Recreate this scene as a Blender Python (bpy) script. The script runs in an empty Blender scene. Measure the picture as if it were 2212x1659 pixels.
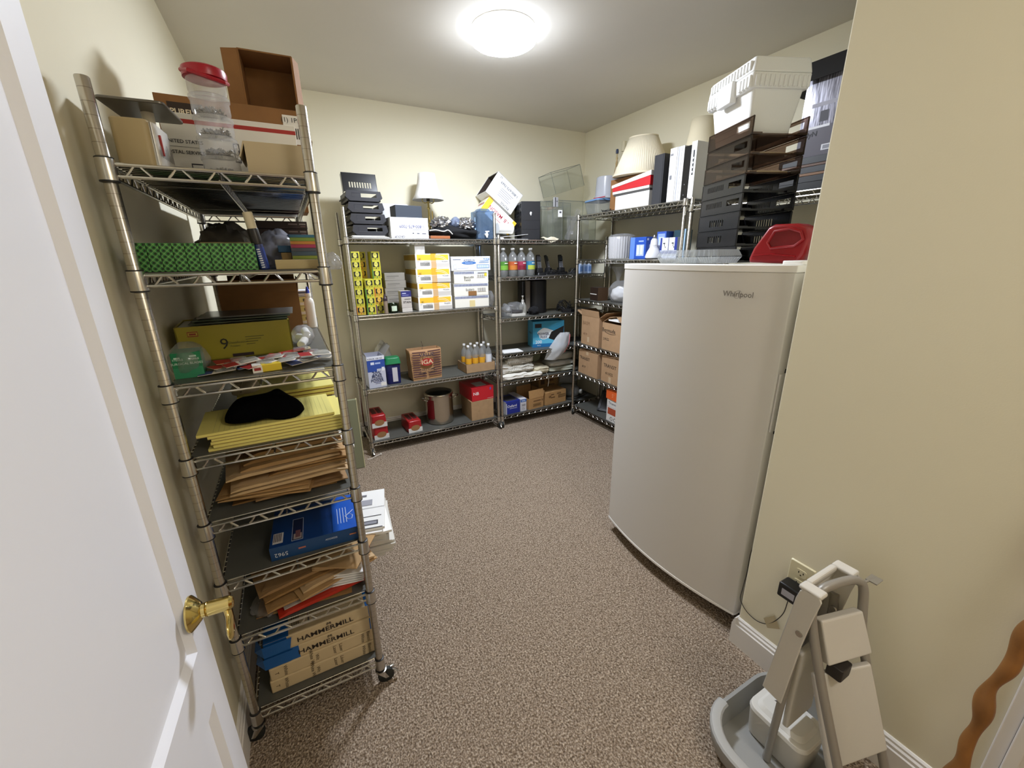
import bpy, bmesh, math, random
from mathutils import Vector, Matrix, Euler, noise
random.seed(7)
SC = bpy.context.scene
COL = SC.collection
PI = math.pi
R = math.radians

# ------------------------------------------------------------------ materials
def srgb(c):
    if isinstance(c, str):
        c = [int(c[i:i+2], 16)/255 for i in (0, 2, 4)]
    return tuple((x/12.92 if x <= .04045 else ((x+.055)/1.055)**2.4) for x in c)
MATS = {}
def mat(name, col, rough=.55, metal=0., spec=.5, noise_amt=0., noise_scale=40., bump=0., bump_scale=200., coat=0., emit=None):
    if name in MATS: return MATS[name]
    m = bpy.data.materials.new(name); m.use_nodes = True
    nt = m.node_tree; b = nt.nodes['Principled BSDF']
    c = srgb(col)
    b.inputs['Base Color'].default_value = (*c, 1)
    b.inputs['Roughness'].default_value = rough
    b.inputs['Metallic'].default_value = metal
    b.inputs['Specular IOR Level'].default_value = spec
    if coat: b.inputs['Coat Weight'].default_value = coat
    tc = None
    if noise_amt or bump:
        tc = nt.nodes.new('ShaderNodeTexCoord')
    if noise_amt:
        n = nt.nodes.new('ShaderNodeTexNoise'); n.inputs['Scale'].default_value = noise_scale; n.inputs['Detail'].default_value = 4
        nt.links.new(tc.outputs['Object'], n.inputs['Vector'])
        r = nt.nodes.new('ShaderNodeValToRGB')
        lo = tuple(max(0, x*(1-noise_amt)) for x in c); hi = tuple(min(1, x*(1+noise_amt)) for x in c)
        r.color_ramp.elements[0].color = (*lo, 1); r.color_ramp.elements[1].color = (*hi, 1)
        r.color_ramp.elements[0].position = .3; r.color_ramp.elements[1].position = .7
        nt.links.new(n.outputs['Fac'], r.inputs['Fac']); nt.links.new(r.outputs['Color'], b.inputs['Base Color'])
    if bump:
        n = nt.nodes.new('ShaderNodeTexNoise'); n.inputs['Scale'].default_value = bump_scale; n.inputs['Detail'].default_value = 3
        nt.links.new(tc.outputs['Object'], n.inputs['Vector'])
        bp = nt.nodes.new('ShaderNodeBump'); bp.inputs['Strength'].default_value = bump; bp.inputs['Distance'].default_value = .002
        nt.links.new(n.outputs['Fac'], bp.inputs['Height']); nt.links.new(bp.outputs['Normal'], b.inputs['Normal'])
    if emit:
        b.inputs['Emission Color'].default_value = (*srgb(col), 1); b.inputs['Emission Strength'].default_value = emit
    MATS[name] = m
    return m
def clear(name, col='ffffff', haze=.12, rough=.08, hazecol=None):
    """thin clear plastic: see-through film with fresnel gloss and a little haze"""
    if name in MATS: return MATS[name]
    m = bpy.data.materials.new(name); m.use_nodes = True
    nt = m.node_tree; nt.nodes.clear(); N = nt.nodes.new; L = nt.links.new
    o = N('ShaderNodeOutputMaterial'); t = N('ShaderNodeBsdfTransparent'); g = N('ShaderNodeBsdfGlossy'); d = N('ShaderNodeBsdfDiffuse')
    t.inputs['Color'].default_value = (*srgb(col), 1); g.inputs['Roughness'].default_value = rough
    d.inputs['Color'].default_value = (*srgb(hazecol or col), 1)
    f0 = N('ShaderNodeLayerWeight'); f0.inputs['Blend'].default_value = .5
    f1 = N('ShaderNodeMath'); f1.operation = 'POWER'; f1.inputs[1].default_value = 3.5; L(f0.outputs['Facing'], f1.inputs[0])
    f = N('ShaderNodeMath'); f.operation = 'MULTIPLY_ADD'; f.inputs[1].default_value = .45; f.inputs[2].default_value = .035; L(f1.outputs[0], f.inputs[0])
    tr = N('ShaderNodeBsdfTranslucent'); tr.inputs['Color'].default_value = (*srgb(hazecol or col), 1)
    hz = N('ShaderNodeMixShader'); hz.inputs[0].default_value = .45; L(d.outputs[0], hz.inputs[1]); L(tr.outputs[0], hz.inputs[2])
    a = N('ShaderNodeMixShader'); a.inputs[0].default_value = haze; L(t.outputs[0], a.inputs[1]); L(hz.outputs[0], a.inputs[2])
    b = N('ShaderNodeMixShader'); L(f.outputs[0], b.inputs[0]); L(a.outputs[0], b.inputs[1]); L(g.outputs[0], b.inputs[2])
    L(b.outputs[0], o.inputs['Surface'])
    MATS[name] = m
    return m
def nodes_mat(name, build):
    if name in MATS: return MATS[name]
    m = bpy.data.materials.new(name); m.use_nodes = True
    build(m.node_tree, m.node_tree.nodes['Principled BSDF']); MATS[name] = m
    return m
def C(hexcol, rough=.6, **k):
    """plain printed colour"""
    return mat('print_%s_%d' % (hexcol, int(rough*100)), hexcol, rough, **k)

# ------------------------------------------------------------------ mesh builder
class MB:
    def __init__(s): s.v = []; s.f = []; s.mi = []; s.m = 0; s.T = None
    def add(s, vs, fs):
        o = len(s.v)
        for p in vs:
            p = Vector(p); s.v.append(s.T @ p if s.T else p)
        for f in fs: s.f.append([o+i for i in f]); s.mi.append(s.m)
        return s
    def box(s, x0, x1, y0, y1, z0, z1):
        return s.add([(x0,y0,z0),(x1,y0,z0),(x1,y1,z0),(x0,y1,z0),(x0,y0,z1),(x1,y0,z1),(x1,y1,z1),(x0,y1,z1)],
              [(0,3,2,1),(4,5,6,7),(0,1,5,4),(1,2,6,5),(2,3,7,6),(3,0,4,7)])
    def quad(s, a, b, c, d): return s.add([a,b,c,d], [(0,1,2,3)])
    def slab(s, pts, t):
        """polygon sheet given thickness t along its normal"""
        P = [Vector(p) for p in pts]; n = (P[1]-P[0]).cross(P[2]-P[0]).normalized()*t; k = len(P)
        return s.add(P+[p+n for p in P], [tuple(reversed(range(k))), tuple(range(k, 2*k))]+[(i, (i+1) % k, k+(i+1) % k, k+i) for i in range(k)])
    def prism(s, pts, z0, z1):
        k = len(pts)
        return s.add([(x,y,z0) for x,y in pts]+[(x,y,z1) for x,y in pts],
              [tuple(reversed(range(k))), tuple(range(k,2*k))]+[(i,(i+1)%k,k+(i+1)%k,k+i) for i in range(k)])
    def tube(s, pts, r, n=8, closed=False, caps=True, ry=None):
        P = [Vector(p) for p in pts]; k = len(P)
        rs = r if isinstance(r, (list, tuple)) else [r]*k
        vs = []; fs = []; up = None
        for i in range(k):
            a = P[(i-1) % k] if (closed or i) else P[i]; b = P[(i+1) % k] if (closed or i < k-1) else P[i]
            d = (b-a)
            d = d.normalized() if d.length > 1e-9 else Vector((0,0,1))
            if up is None:
                up = Vector((0,0,1)) if abs(d.z) < .9 else Vector((1,0,0))
            u = up - d*up.dot(d)
            u = u.normalized() if u.length > 1e-6 else d.orthogonal().normalized()
            up = u; w = d.cross(u)
            for j in range(n):
                t = 2*PI*j/n; vs.append(P[i]+(u*math.cos(t)*(ry[i] if isinstance(ry,list) else (ry or rs[i]))+w*math.sin(t)*rs[i]))
        for i in range(k if closed else k-1):
            for j in range(n):
                a = i*n+j; b = i*n+(j+1) % n; c = ((i+1) % k)*n+(j+1) % n; d = ((i+1) % k)*n+j
                fs.append((a,b,c,d))
        if caps and not closed:
            fs.append(tuple(reversed(range(n)))); fs.append(tuple((k-1)*n+j for j in range(n)))
        return s.add(vs, fs)
    def lathe(s, prof, n=24, c=(0,0,0), axis='z', sx=1, sy=1):
        vs = []; fs = []; k = len(prof)
        for r, z in prof:
            for j in range(n):
                t = 2*PI*j/n; x = r*math.cos(t)*sx; y = r*math.sin(t)*sy
                p = (x,y,z) if axis == 'z' else ((z,x,y) if axis == 'x' else (y,z,x))
                vs.append((p[0]+c[0], p[1]+c[1], p[2]+c[2]))
        for i in range(k-1):
            for j in range(n):
                fs.append((i*n+j, i*n+(j+1) % n, (i+1)*n+(j+1) % n, (i+1)*n+j))
        if prof[0][0] > 1e-6: fs.append(tuple(reversed(range(n))))
        if prof[-1][0] > 1e-6: fs.append(tuple((k-1)*n+j for j in range(n)))
        return s.add(vs, fs)
    def rbox(s, x0, x1, y0, y1, z0, z1, r, n=4, tx=0, ty=0):
        """box with rounded vertical corners; top inset by tx,ty (taper)"""
        def ring(x0,x1,y0,y1,r):
            o = []
            for cx,cy,a0 in ((x1-r,y0+r,-90),(x1-r,y1-r,0),(x0+r,y1-r,90),(x0+r,y0+r,180)):
                for i in range(n+1):
                    a = R(a0+90*i/n); o.append((cx+r*math.cos(a), cy+r*math.sin(a)))
            return o
        A = ring(x0,x1,y0,y1,r); B = ring(x0+tx,x1-tx,y0+ty,y1-ty,r); k = len(A)
        return s.add([(x,y,z0) for x,y in A]+[(x,y,z1) for x,y in B],
              [tuple(reversed(range(k))), tuple(range(k,2*k))]+[(i,(i+1)%k,k+(i+1)%k,k+i) for i in range(k)])
    def shell(s, rings, close_bottom=True):
        """loft of equal-length rings of points"""
        k = len(rings[0]); vs = [p for r in rings for p in r]; fs = []
        for i in range(len(rings)-1):
            for j in range(k): fs.append((i*k+j, i*k+(j+1) % k, (i+1)*k+(j+1) % k, (i+1)*k+j))
        if close_bottom: fs.append(tuple(reversed(range(k))))
        return s.add(vs, fs)
    def build(s, name, mats, parent=None, loc=(0,0,0), rot=(0,0,0), smooth=35, bevel=0, seg=2, scale=None, solid=0, sub=0):
        me = bpy.data.meshes.new(name)
        me.from_pydata([tuple(v) for v in s.v], [], s.f); me.update()
        bm = bmesh.new(); bm.from_mesh(me); bmesh.ops.recalc_face_normals(bm, faces=bm.faces); bm.to_mesh(me); bm.free()
        if not isinstance(mats, (list, tuple)): mats = [mats]
        for m in mats: me.materials.append(m)
        me.polygons.foreach_set('material_index', s.mi)
        if smooth:
            me.polygons.foreach_set('use_smooth', [True]*len(me.polygons)); me.set_sharp_from_angle(angle=R(smooth))
        o = bpy.data.objects.new(name, me); COL.objects.link(o)
        o.location = loc; o.rotation_euler = rot
        if scale: o.scale = scale
        if parent: o.parent = parent
        if solid:
            q = o.modifiers.new('thick', 'SOLIDIFY'); q.thickness = solid; q.offset = 0
        if sub:
            q = o.modifiers.new('sub', 'SUBSURF'); q.levels = sub; q.render_levels = sub
        if bevel:
            q = o.modifiers.new('bevel', 'BEVEL'); q.width = bevel; q.segments = seg; q.limit_method = 'ANGLE'; q.angle_limit = R(50)
        return o
def tag(o, label=None, cat=None, group=None, kind=None):
    if label: o['label'] = label
    if cat: o['category'] = cat
    if group: o['group'] = group
    if kind: o['kind'] = kind
    return o
def thing(name, label, cat, loc=(0,0,0), rot=0, group=None):
    o = bpy.data.objects.new(name, None); COL.objects.link(o); o.empty_display_size = .05
    o.location = loc; o.rotation_euler = rot if isinstance(rot, (tuple, list)) else (0,0,rot)
    return tag(o, label, cat, group)
def dup(root, loc, rot=None, label=None, group=None, data=None):
    def cp(o, par):
        c = o.copy(); COL.objects.link(c)
        if par: c.parent = par
        for ch in [x for x in o.children]: cp(ch, c)
        return c
    r = cp(root, None); r.location = loc
    if rot is not None: r.rotation_euler = rot if isinstance(rot, (tuple, list)) else (0,0,rot)
    if label: r['label'] = label
    if group: r['group'] = group
    return r
def text(s, size, m, parent=None, loc=(0,0,0), rot=(0,0,0), name='lettering', bold=0, sx=1, align='CENTER', spacing=1):
    c = bpy.data.curves.new(name, 'FONT'); c.body = s; c.size = size; c.align_x = align; c.align_y = 'CENTER'
    c.resolution_u = 2; c.offset = bold*.5; c.extrude = .0001; c.space_character = spacing
    c.materials.append(m)
    o = bpy.data.objects.new(name, c); COL.objects.link(o); o.location = loc; o.rotation_euler = rot; o.scale = (sx,1,1)
    if parent: o.parent = parent
    return o
FROT = {'f': (PI/2,0,0), 'l': (PI/2,0,-PI/2), 'r': (PI/2,0,PI/2), 't': (0,0,0), 'b': (PI/2,0,PI)}
def face_pt(D, face, u, v, e=.0006):
    w, d, h = D
    if face == 'f': return (-w/2+u*w, -d/2-e, v*h)
    if face == 'l': return (-w/2-e, d/2-u*d, v*h)
    if face == 'r': return (w/2+e, -d/2+u*d, v*h)
    if face == 't': return (-w/2+u*w, -d/2+v*d, h+e)
    if face == 'b': return (w/2-u*w, d/2+e, v*h)
def dress(root, D, prints=(), texts=()):
    """prints: (face,u0,u1,v0,v1,hex); texts: (face,u,v,size,string,hex[,rotdeg,bold,sx])"""
    if prints:
        mb = MB(); ms = []
        for k, (f,u0,u1,v0,v1,c) in enumerate(prints):
            m = c if not isinstance(c, str) else C(c)
            fw_, fh_ = {'f':(D[0],D[2]),'b':(D[0],D[2]),'l':(D[1],D[2]),'r':(D[1],D[2]),'t':(D[0],D[1])}[f]
            if (u1-u0)*fw_*(v1-v0)*fh_ > .0015:
                e = .0004+.00012*k; q = MB()
                q.quad(face_pt(D,f,u0,v0,e), face_pt(D,f,u1,v0,e), face_pt(D,f,u1,v1,e), face_pt(D,f,u0,v1,e)); q.build('printed_panel', m, root, smooth=0); continue
            if m not in ms: ms.append(m)
            mb.m = ms.index(m); e = .0004+.00012*k
            mb.quad(face_pt(D,f,u0,v0,e), face_pt(D,f,u1,v0,e), face_pt(D,f,u1,v1,e), face_pt(D,f,u0,v1,e))
        if mb.f: mb.build('print_pattern', ms, root, smooth=0)
    for t in texts:
        f,u,v,size,st,c = t[:6]; rd = t[6] if len(t) > 6 else 0; bold = t[7] if len(t) > 7 else 0; sx = t[8] if len(t) > 8 else 1
        e = Euler(FROT[f]).to_matrix() @ Matrix.Rotation(R(rd), 3, 'Z')
        text(st, size, C(c) if isinstance(c, str) else c, root, face_pt(D,f,u,v,.0009+.00012*len(prints)), e.to_euler(), bold=bold, sx=sx)
def pbox(name, label, cat, x, y, z, color, prints=(), texts=(), rot=0, group=None, bevel=.0015, at=None):
    """printed closed box spanning x=(x0,x1), y, z; rotated by rot degrees about its own upright axis"""
    D = (x[1]-x[0], y[1]-y[0], z[1]-z[0]); w,d,h = D
    mb = MB().box(-w/2,w/2,-d/2,d/2,0,h)
    m = color if not isinstance(color, str) else C(color)
    o = mb.build(name, m, None, ((x[0]+x[1])/2,(y[0]+y[1])/2,z[0]), (0,0,R(rot)), smooth=0, bevel=bevel)
    tag(o, label, cat, group); dress(o, D, prints, texts)
    return o
def carton(name, label, cat, x, y, z, m, flaps=(('f',120,.1),), prints=(), texts=(), rot=0, inner=None, group=None, wall=.004, wallcut=None):
    """open-topped box with hinged flaps: (side, opening angle from closed, length)"""
    D = (x[1]-x[0], y[1]-y[0], z[1]-z[0]); w,d,h = D; t = wall
    root = thing(name, label, cat, ((x[0]+x[1])/2,(y[0]+y[1])/2,z[0]), R(rot), group)
    mb = MB(); mb.box(-w/2,w/2,-d/2,d/2,0,t)
    mb.box(-w/2,w/2,-d/2,-d/2+t,t,h); mb.box(-w/2,w/2,d/2-t,d/2,t,h); mb.box(-w/2,-w/2+t,-d/2+t,d/2-t,t,h); mb.box(w/2-t,w/2,-d/2+t,d/2-t,t,h)
    m = m if not isinstance(m, str) else C(m)
    mb.build('body', m, root, smooth=0)
    for side, ang, ln in flaps:
        a = R(ang); f = MB()
        L = w if side in 'fb' else d
        f.box(-L/2+.002,L/2-.002,0,ln,-t*.4,t*.4)
        rz = {'f': 0, 'b': PI, 'l': -PI/2, 'r': PI/2}[side]
        p = {'f': (0,-d/2,h), 'b': (0,d/2,h), 'l': (-w/2,0,h), 'r': (w/2,0,h)}[side]
        M = Matrix.Rotation(rz,3,'Z') @ Matrix.Rotation(a,3,'X')
        f.build('flap', m, root, p, M.to_euler(), smooth=0)
    dress(root, D, prints, texts)
    return root
def lump(name, m, c, s, amp=.3, freq=3., seed=0, seg=(32,20), parent=None, label=None, cat=None, group=None, flat=0, rot=(0,0,0), ridge=0, kind=None):
    """soft crumpled body: noise displaced ellipsoid, optionally with a flat underside"""
    nu, nv = seg; vs = []; fs = []; off = Vector((seed*7.3, seed*3.1, seed*5.7))
    for i in range(nv+1):
        th = PI*i/nv
        for j in range(nu):
            ph = 2*PI*j/nu
            p = Vector((math.sin(th)*math.cos(ph), math.sin(th)*math.sin(ph), math.cos(th)))
            q = noise.noise(p*freq+off)
            if ridge: q = q*(1-ridge)+ridge*(.5-abs(noise.noise(p*freq*1.9+off*2))*2.2)
            p = p*(1+amp*q)
            if flat and p.z < -flat: p.z = -flat
            vs.append((p.x*s[0], p.y*s[1], p.z*s[2]))
    for i in range(nv):
        for j in range(nu): fs.append((i*nu+j, (i+1)*nu+j, (i+1)*nu+(j+1) % nu, i*nu+(j+1) % nu))
    mb = MB(); mb.add(vs, fs)
    o = mb.build(name, m, parent, c, rot, smooth=60)
    return tag(o, label, cat, group, kind)
ORD = ['topmost','second','third','fourth','fifth','sixth','seventh','eighth','ninth','tenth']
# ------------------------------------------------------------------ shared materials
def _wall(nt, b):
    N = nt.nodes.new; L = nt.links.new
    tc = N('ShaderNodeTexCoord'); n = N('ShaderNodeTexNoise'); n.inputs['Scale'].default_value = 1.6; n.inputs['Detail'].default_value = 3
    L(tc.outputs['Object'], n.inputs['Vector'])
    r = N('ShaderNodeValToRGB'); r.color_ramp.elements[0].color = (*srgb('e6dfc6'),1); r.color_ramp.elements[1].color = (*srgb('ebe5ce'),1)
    L(n.outputs['Fac'], r.inputs['Fac']); L(r.outputs['Color'], b.inputs['Base Color'])
    b.inputs['Roughness'].default_value = .75; b.inputs['Specular IOR Level'].default_value = .3
    m = N('ShaderNodeTexNoise'); m.inputs['Scale'].default_value = 260; m.inputs['Detail'].default_value = 2; L(tc.outputs['Object'], m.inputs['Vector'])
    bp = N('ShaderNodeBump'); bp.inputs['Strength'].default_value = .12; bp.inputs['Distance'].default_value = .001
    L(m.outputs['Fac'], bp.inputs['Height']); L(bp.outputs['Normal'], b.inputs['Normal'])
M_WALL = nodes_mat('cream_wall_paint', _wall)
M_CEIL = mat('ceiling_paint', 'dcd7cd', .85, noise_amt=.015, noise_scale=3, bump=.08, bump_scale=300)
M_TRIM = mat('white_trim_paint', 'e9e6e2', .38)
M_DOOR = mat('white_door_paint', 'eef0f8', .42, bump=.04, bump_scale=120)
def _carpet(nt, b):
    N = nt.nodes.new; L = nt.links.new
    tc = N('ShaderNodeTexCoord')
    wob = N('ShaderNodeTexNoise'); wob.inputs['Scale'].default_value = 55; wob.inputs['Detail'].default_value = 2; L(tc.outputs['Object'], wob.inputs['Vector'])
    mx = N('ShaderNodeVectorMath'); mx.operation = 'MULTIPLY_ADD'; L(wob.outputs['Color'], mx.inputs[0]); mx.inputs[1].default_value = (.012,.012,.012); L(tc.outputs['Object'], mx.inputs[2])
    mp = N('ShaderNodeMapping'); mp.inputs['Rotation'].default_value = (0,0,R(28)); mp.inputs['Scale'].default_value = (1,.62,1); L(mx.outputs[0], mp.inputs['Vector'])
    v = N('ShaderNodeTexVoronoi'); v.inputs['Scale'].default_value = 175; L(mp.outputs[0], v.inputs['Vector'])
    n = N('ShaderNodeTexNoise'); n.inputs['Scale'].default_value = 150; n.inputs['Detail'].default_value = 3; L(tc.outputs['Object'], n.inputs['Vector'])
    r = N('ShaderNodeValToRGB'); e = r.color_ramp.elements
    e[0].position = .34; e[0].color = (*srgb('7f6e5c'),1); e[1].position = .66; e[1].color = (*srgb('d6c6b2'),1)
    q = e.new(.5); q.color = (*srgb('aa9885'),1)
    L(n.outputs['Fac'], r.inputs['Fac'])
    r2 = N('ShaderNodeValToRGB'); r2.color_ramp.elements[0].color = (1,1,1,1); r2.color_ramp.elements[1].color = (.42,.38,.34,1); r2.color_ramp.elements[0].position = .25; r2.color_ramp.elements[1].position = .8
    L(v.outputs['Distance'], r2.inputs['Fac'])
    mix = N('ShaderNodeMixRGB'); mix.blend_type = 'MULTIPLY'; mix.inputs[0].default_value = .8; L(r.outputs[0], mix.inputs[1]); L(r2.outputs[0], mix.inputs[2])
    L(mix.outputs[0], b.inputs['Base Color']); b.inputs['Roughness'].default_value = 1; b.inputs['Specular IOR Level'].default_value = .1
    inv = N('ShaderNodeMath'); inv.operation = 'SUBTRACT'; inv.inputs[0].default_value = 1; L(v.outputs['Distance'], inv.inputs[1])
    ad = N('ShaderNodeMath'); ad.operation = 'ADD'; L(inv.outputs[0], ad.inputs[0]); L(n.outputs['Fac'], ad.inputs[1])
    bp = N('ShaderNodeBump'); bp.inputs['Strength'].default_value = .9; bp.inputs['Distance'].default_value = .006; L(ad.outputs[0], bp.inputs['Height']); L(bp.outputs['Normal'], b.inputs['Normal'])
M_CARPET = nodes_mat('berber_carpet', _carpet)
M_CHROME = mat('chrome_wire', 'c9c6c0', .24, 1.)
def _post(nt, b):
    N = nt.nodes.new; L = nt.links.new
    tc = N('ShaderNodeTexCoord'); s = N('ShaderNodeSeparateXYZ'); L(tc.outputs['Object'], s.inputs[0])
    k = N('ShaderNodeMath'); k.operation = 'MULTIPLY'; k.inputs[1].default_value = 1/.0254; L(s.outputs['Z'], k.inputs[0])
    fr = N('ShaderNodeMath'); fr.operation = 'FRACT'; L(k.outputs[0], fr.inputs[0])
    lt = N('ShaderNodeMath'); lt.operation = 'LESS_THAN'; lt.inputs[1].default_value = .045; L(fr.outputs[0], lt.inputs[0])
    mx = N('ShaderNodeMixRGB'); mx.inputs[1].default_value = (*srgb('c4bfb6'),1); mx.inputs[2].default_value = (*srgb('938e86'),1); L(lt.outputs[0], mx.inputs[0])
    L(mx.outputs[0], b.inputs['Base Color']); b.inputs['Metallic'].default_value = 1; b.inputs['Roughness'].default_value = .27
M_POST = nodes_mat('grooved_chrome_post', _post)
M_BLACKP = mat('black_plastic', '17171a', .45)
M_RUBBER = mat('black_rubber', '1c1e1b', .6)
M_LINER = mat('grey_shelf_liner', '54544f', .42, noise_amt=.06, noise_scale=15)
M_CARD = mat('brown_cardboard', 'a98a66', .8, noise_amt=.07, noise_scale=25)
M_CARD_D = mat('dark_brown_cardboard', '8a6138', .8, noise_amt=.08, noise_scale=18)
M_KRAFT = mat('kraft_paper', 'a58359', .8, noise_amt=.06, noise_scale=20)
M_WHITE = mat('white_card', 'ecebe8', .6)
M_PAPER = mat('white_paper', 'f2f1ee', .8)
M_BRASS = mat('polished_brass', 'd8c27a', .12, 1.)
M_CLEAR = clear('clear_plastic', 'fafbfa', .045, .05, 'e8ebe8')
M_CLEARH = clear('hazy_clear_plastic', 'eef0f0', .28, .12, 'e4e6e6')
M_FILM = clear('plastic_bag_film', 'f4f4f4', .22, .14, 'e8e8ea')

# ------------------------------------------------------------------ room shell
CEIL = 2.78; XL = -.365; XR = 2.885; YB = 3.80; YF = -1.25; XN = 1.458; YE = .757
def struct(o): o['kind'] = 'structure'; return o
fl = MB().box(XL-.1, XR+.1, YF-.1, YB+.1, -.1, 0); struct(fl.build('floor', M_CARPET, smooth=0))
ce = MB().box(XL-.1, XR+.1, YF-.1, YB+.1, CEIL, CEIL+.1); struct(ce.build('ceiling', M_CEIL, smooth=0))
struct(MB().box(XL-.1, XL, YF-.1, YB+.1, 0, CEIL).build('wall_left', M_WALL, smooth=0))
struct(MB().box(XL, XR+.1, YB, YB+.1, 0, CEIL).build('wall_back', M_WALL, smooth=0))
struct(MB().box(XR, XR+.1, YE-.05, YB, 0, CEIL).build('wall_far_right', M_WALL, smooth=0))
struct(MB().box(XN, XR+.1, YF-.1, YE, 0, CEIL).build('wall_right', M_WALL, smooth=0, bevel=.004))
struct(MB().box(XL, XN, YF-.1, YF, 0, CEIL).build('wall_front', M_WALL, smooth=0))
def base_profile(mb, pts):
    """baseboard swept along straight wall; pts = list of (offset from wall, z)"""
    pass
bb = MB()
prof = [(0,0),(.016,0),(.016,.098),(.0125,.102),(.0125,.113),(.008,.119),(.008,.127),(.003,.133),(0,.133)]
k = len(prof); y0, y1 = .08, YE
bb.add([(XN-o,y0,z) for o,z in prof]+[(XN-o,y1,z) for o,z in prof], [tuple(range(k)), tuple(reversed(range(k,2*k)))]+[(i,(i+1)%k,k+(i+1)%k,k+i) for i in range(k)])
bb.add([(XN-.016,YE+o,z) for o,z in prof]+[(XR,YE+o,z) for o,z in prof], [tuple(range(k)), tuple(reversed(range(k,2*k)))]+[(i,(i+1)%k,k+(i+1)%k,k+i) for i in range(k)])
struct(bb.build('baseboard_right', M_TRIM, smooth=0))
bl = MB()
bl.add([(XL+o,-.6,z) for o,z in prof]+[(XL+o,YB,z) for o,z in prof], [tuple(range(k)), tuple(reversed(range(k,2*k)))]+[(i,(i+1)%k,k+(i+1)%k,k+i) for i in range(k)])
struct(bl.build('baseboard_left', M_TRIM, smooth=0))
bk = MB()
bk.add([(XL,YB-o,z) for o,z in prof]+[(XR,YB-o,z) for o,z in prof], [tuple(range(k)), tuple(reversed(range(k,2*k)))]+[(i,(i+1)%k,k+(i+1)%k,k+i) for i in range(k)])
struct(bk.build('baseboard_back', M_TRIM, smooth=0))
# casing of a second doorway on the right wall beside the photographer, with its varnished door leaf
tr = MB(); tr.box(XN-.018,XN,-.03,.052,0,2.1); tr.box(XN-.026,XN,.028,.052,0,2.1); tr.box(XN-.014,XN,.052,.078,0,2.1)
struct(tr.build('trim_1', M_TRIM, smooth=0, bevel=.003))
M_OAK = mat('varnished_wood', 'b0713c', .35, noise_amt=.12, noise_scale=9)
wd = struct(MB().box(XN-.05,XN-.012,-.5,-.034,.005,2.05).build('door_2', M_OAK, smooth=0, bevel=.003))

# ceiling lamp: white drum with glowing diffuser
lamp = thing('ceiling_light', 'round white flush ceiling light, switched on', 'light', (1.243,2.405,CEIL))
MB().lathe([(.172,0),(.176,-.004),(.176,-.016),(.170,-.018),(.0,-.018)], 64).build('rim', M_WHITE, lamp)
M_GLOW = mat('lamp_diffuser', 'eaf2ff', .5, emit=75.)
M_GLOW2 = mat('lamp_side_glow', 'eaf2ff', .5, emit=6.)
dm = MB(); dm.lathe([(.171,-.016),(.180,-.022),(.182,-.05),(.178,-.060)], 64); dm.f = [f for f in dm.f if len(f) == 4]; dm.mi = [0]*len(dm.f)
dm.m = 1; dm.lathe([(.178,-.060),(.165,-.069),(.12,-.074),(.06,-.0765),(0,-.077)], 64); dm.f = [f for f in dm.f if len(f) == 4]; dm.mi = [0 if i < 64*3 else 1 for i in range(len(dm.f))]
dm.build('diffuser', [M_GLOW2, M_GLOW], lamp)

# open white panel door along the left wall
door = thing('door_1', 'white panelled room door standing open, brass lever handle', 'door', (-.262,.905,.012), R(0))
struct(door)
del door['label']; del door['category']
DA = R(3.0)
def dplane():
    T = .035; W = .81; H = 2.03
    mb = MB()
    # stiles, rails around four raised panels (local: x = thickness toward room, y = -length from latch edge)
    def blk(y0,y1,z0,z1,t0=0,t1=T): mb.box(-t1,-t0,-y1,-y0,z0,z1)
    st = .067; zs = [(0,.20),(.70,.835),(1.93,H)]
    blk(0,st,0,H); blk(W-st,W,0,H)
    for a,b in zs: blk(st,W-st,a,b)
    # sloped sticking and flat panel for each opening
    for z0,z1 in ((.20,.70),(.835,1.93)):
        for y0,y1 in ((st,W-st),):
            i = .013; j = .05; x1,x2,x3 = -.0,-.012,-.0112
            o = [(x1,-y0,z0),(x1,-y1,z0),(x1,-y1,z1),(x1,-y0,z1)]
            m1 = [(x2,-y0-i,z0+i),(x2,-y1+i,z0+i),(x2,-y1+i,z1-i),(x2,-y0-i,z1-i)]
            m2 = [(x3,-y0-j,z0+j),(x3,-y1+j,z0+j),(x3,-y1+j,z1-j),(x3,-y0-j,z1-j)]
            mb.add(o+m1+m2, [(a,(a+1)%4,4+(a+1)%4,4+a) for a in range(4)]+[(4+a,4+(a+1)%4,8+(a+1)%4,8+a) for a in range(4)]+[(8,9,10,11)])
            blk(y0,y1,z0,z1,.018,T)
    return mb
leaf = dplane().build('leaf', M_DOOR, door, smooth=0)
hd = MB(); ky = -.052; kz = .915
hd.lathe([(.034,.0),(.034,.003),(.029,.008),(.018,.018),(.0135,.02),(.0135,.026)], 40, (0,ky,kz), 'x')
hd.lathe([(.0125,.026),(.0145,.028),(.0125,.031)], 32, (0,ky,kz), 'x')
hd.lathe([(.0140,.03),(.0140,.066),(.010,.071),(0,.072)], 32, (0,ky,kz), 'x')
# paddle lever hanging toward the hinge side
lv = [(.058,ky,kz-.002),(.060,ky-.004,kz-.014),(.062,ky-.009,kz-.024),(.063,ky-.018,kz-.034),(.064,ky-.030,kz-.042),(.064,ky-.040,kz-.047),(.064,ky-.045,kz-.049)]
hd.tube(lv, [.010,.010,.012,.0165,.018,.012,.003], 20, ry=[.0085,.0065,.006,.0055,.005,.004,.002])
hdl = hd.build('lever_handle', M_BRASS, door); hdl['label'] = 'polished brass lever handle'
door.rotation_euler = (0,0,-DA)
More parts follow.
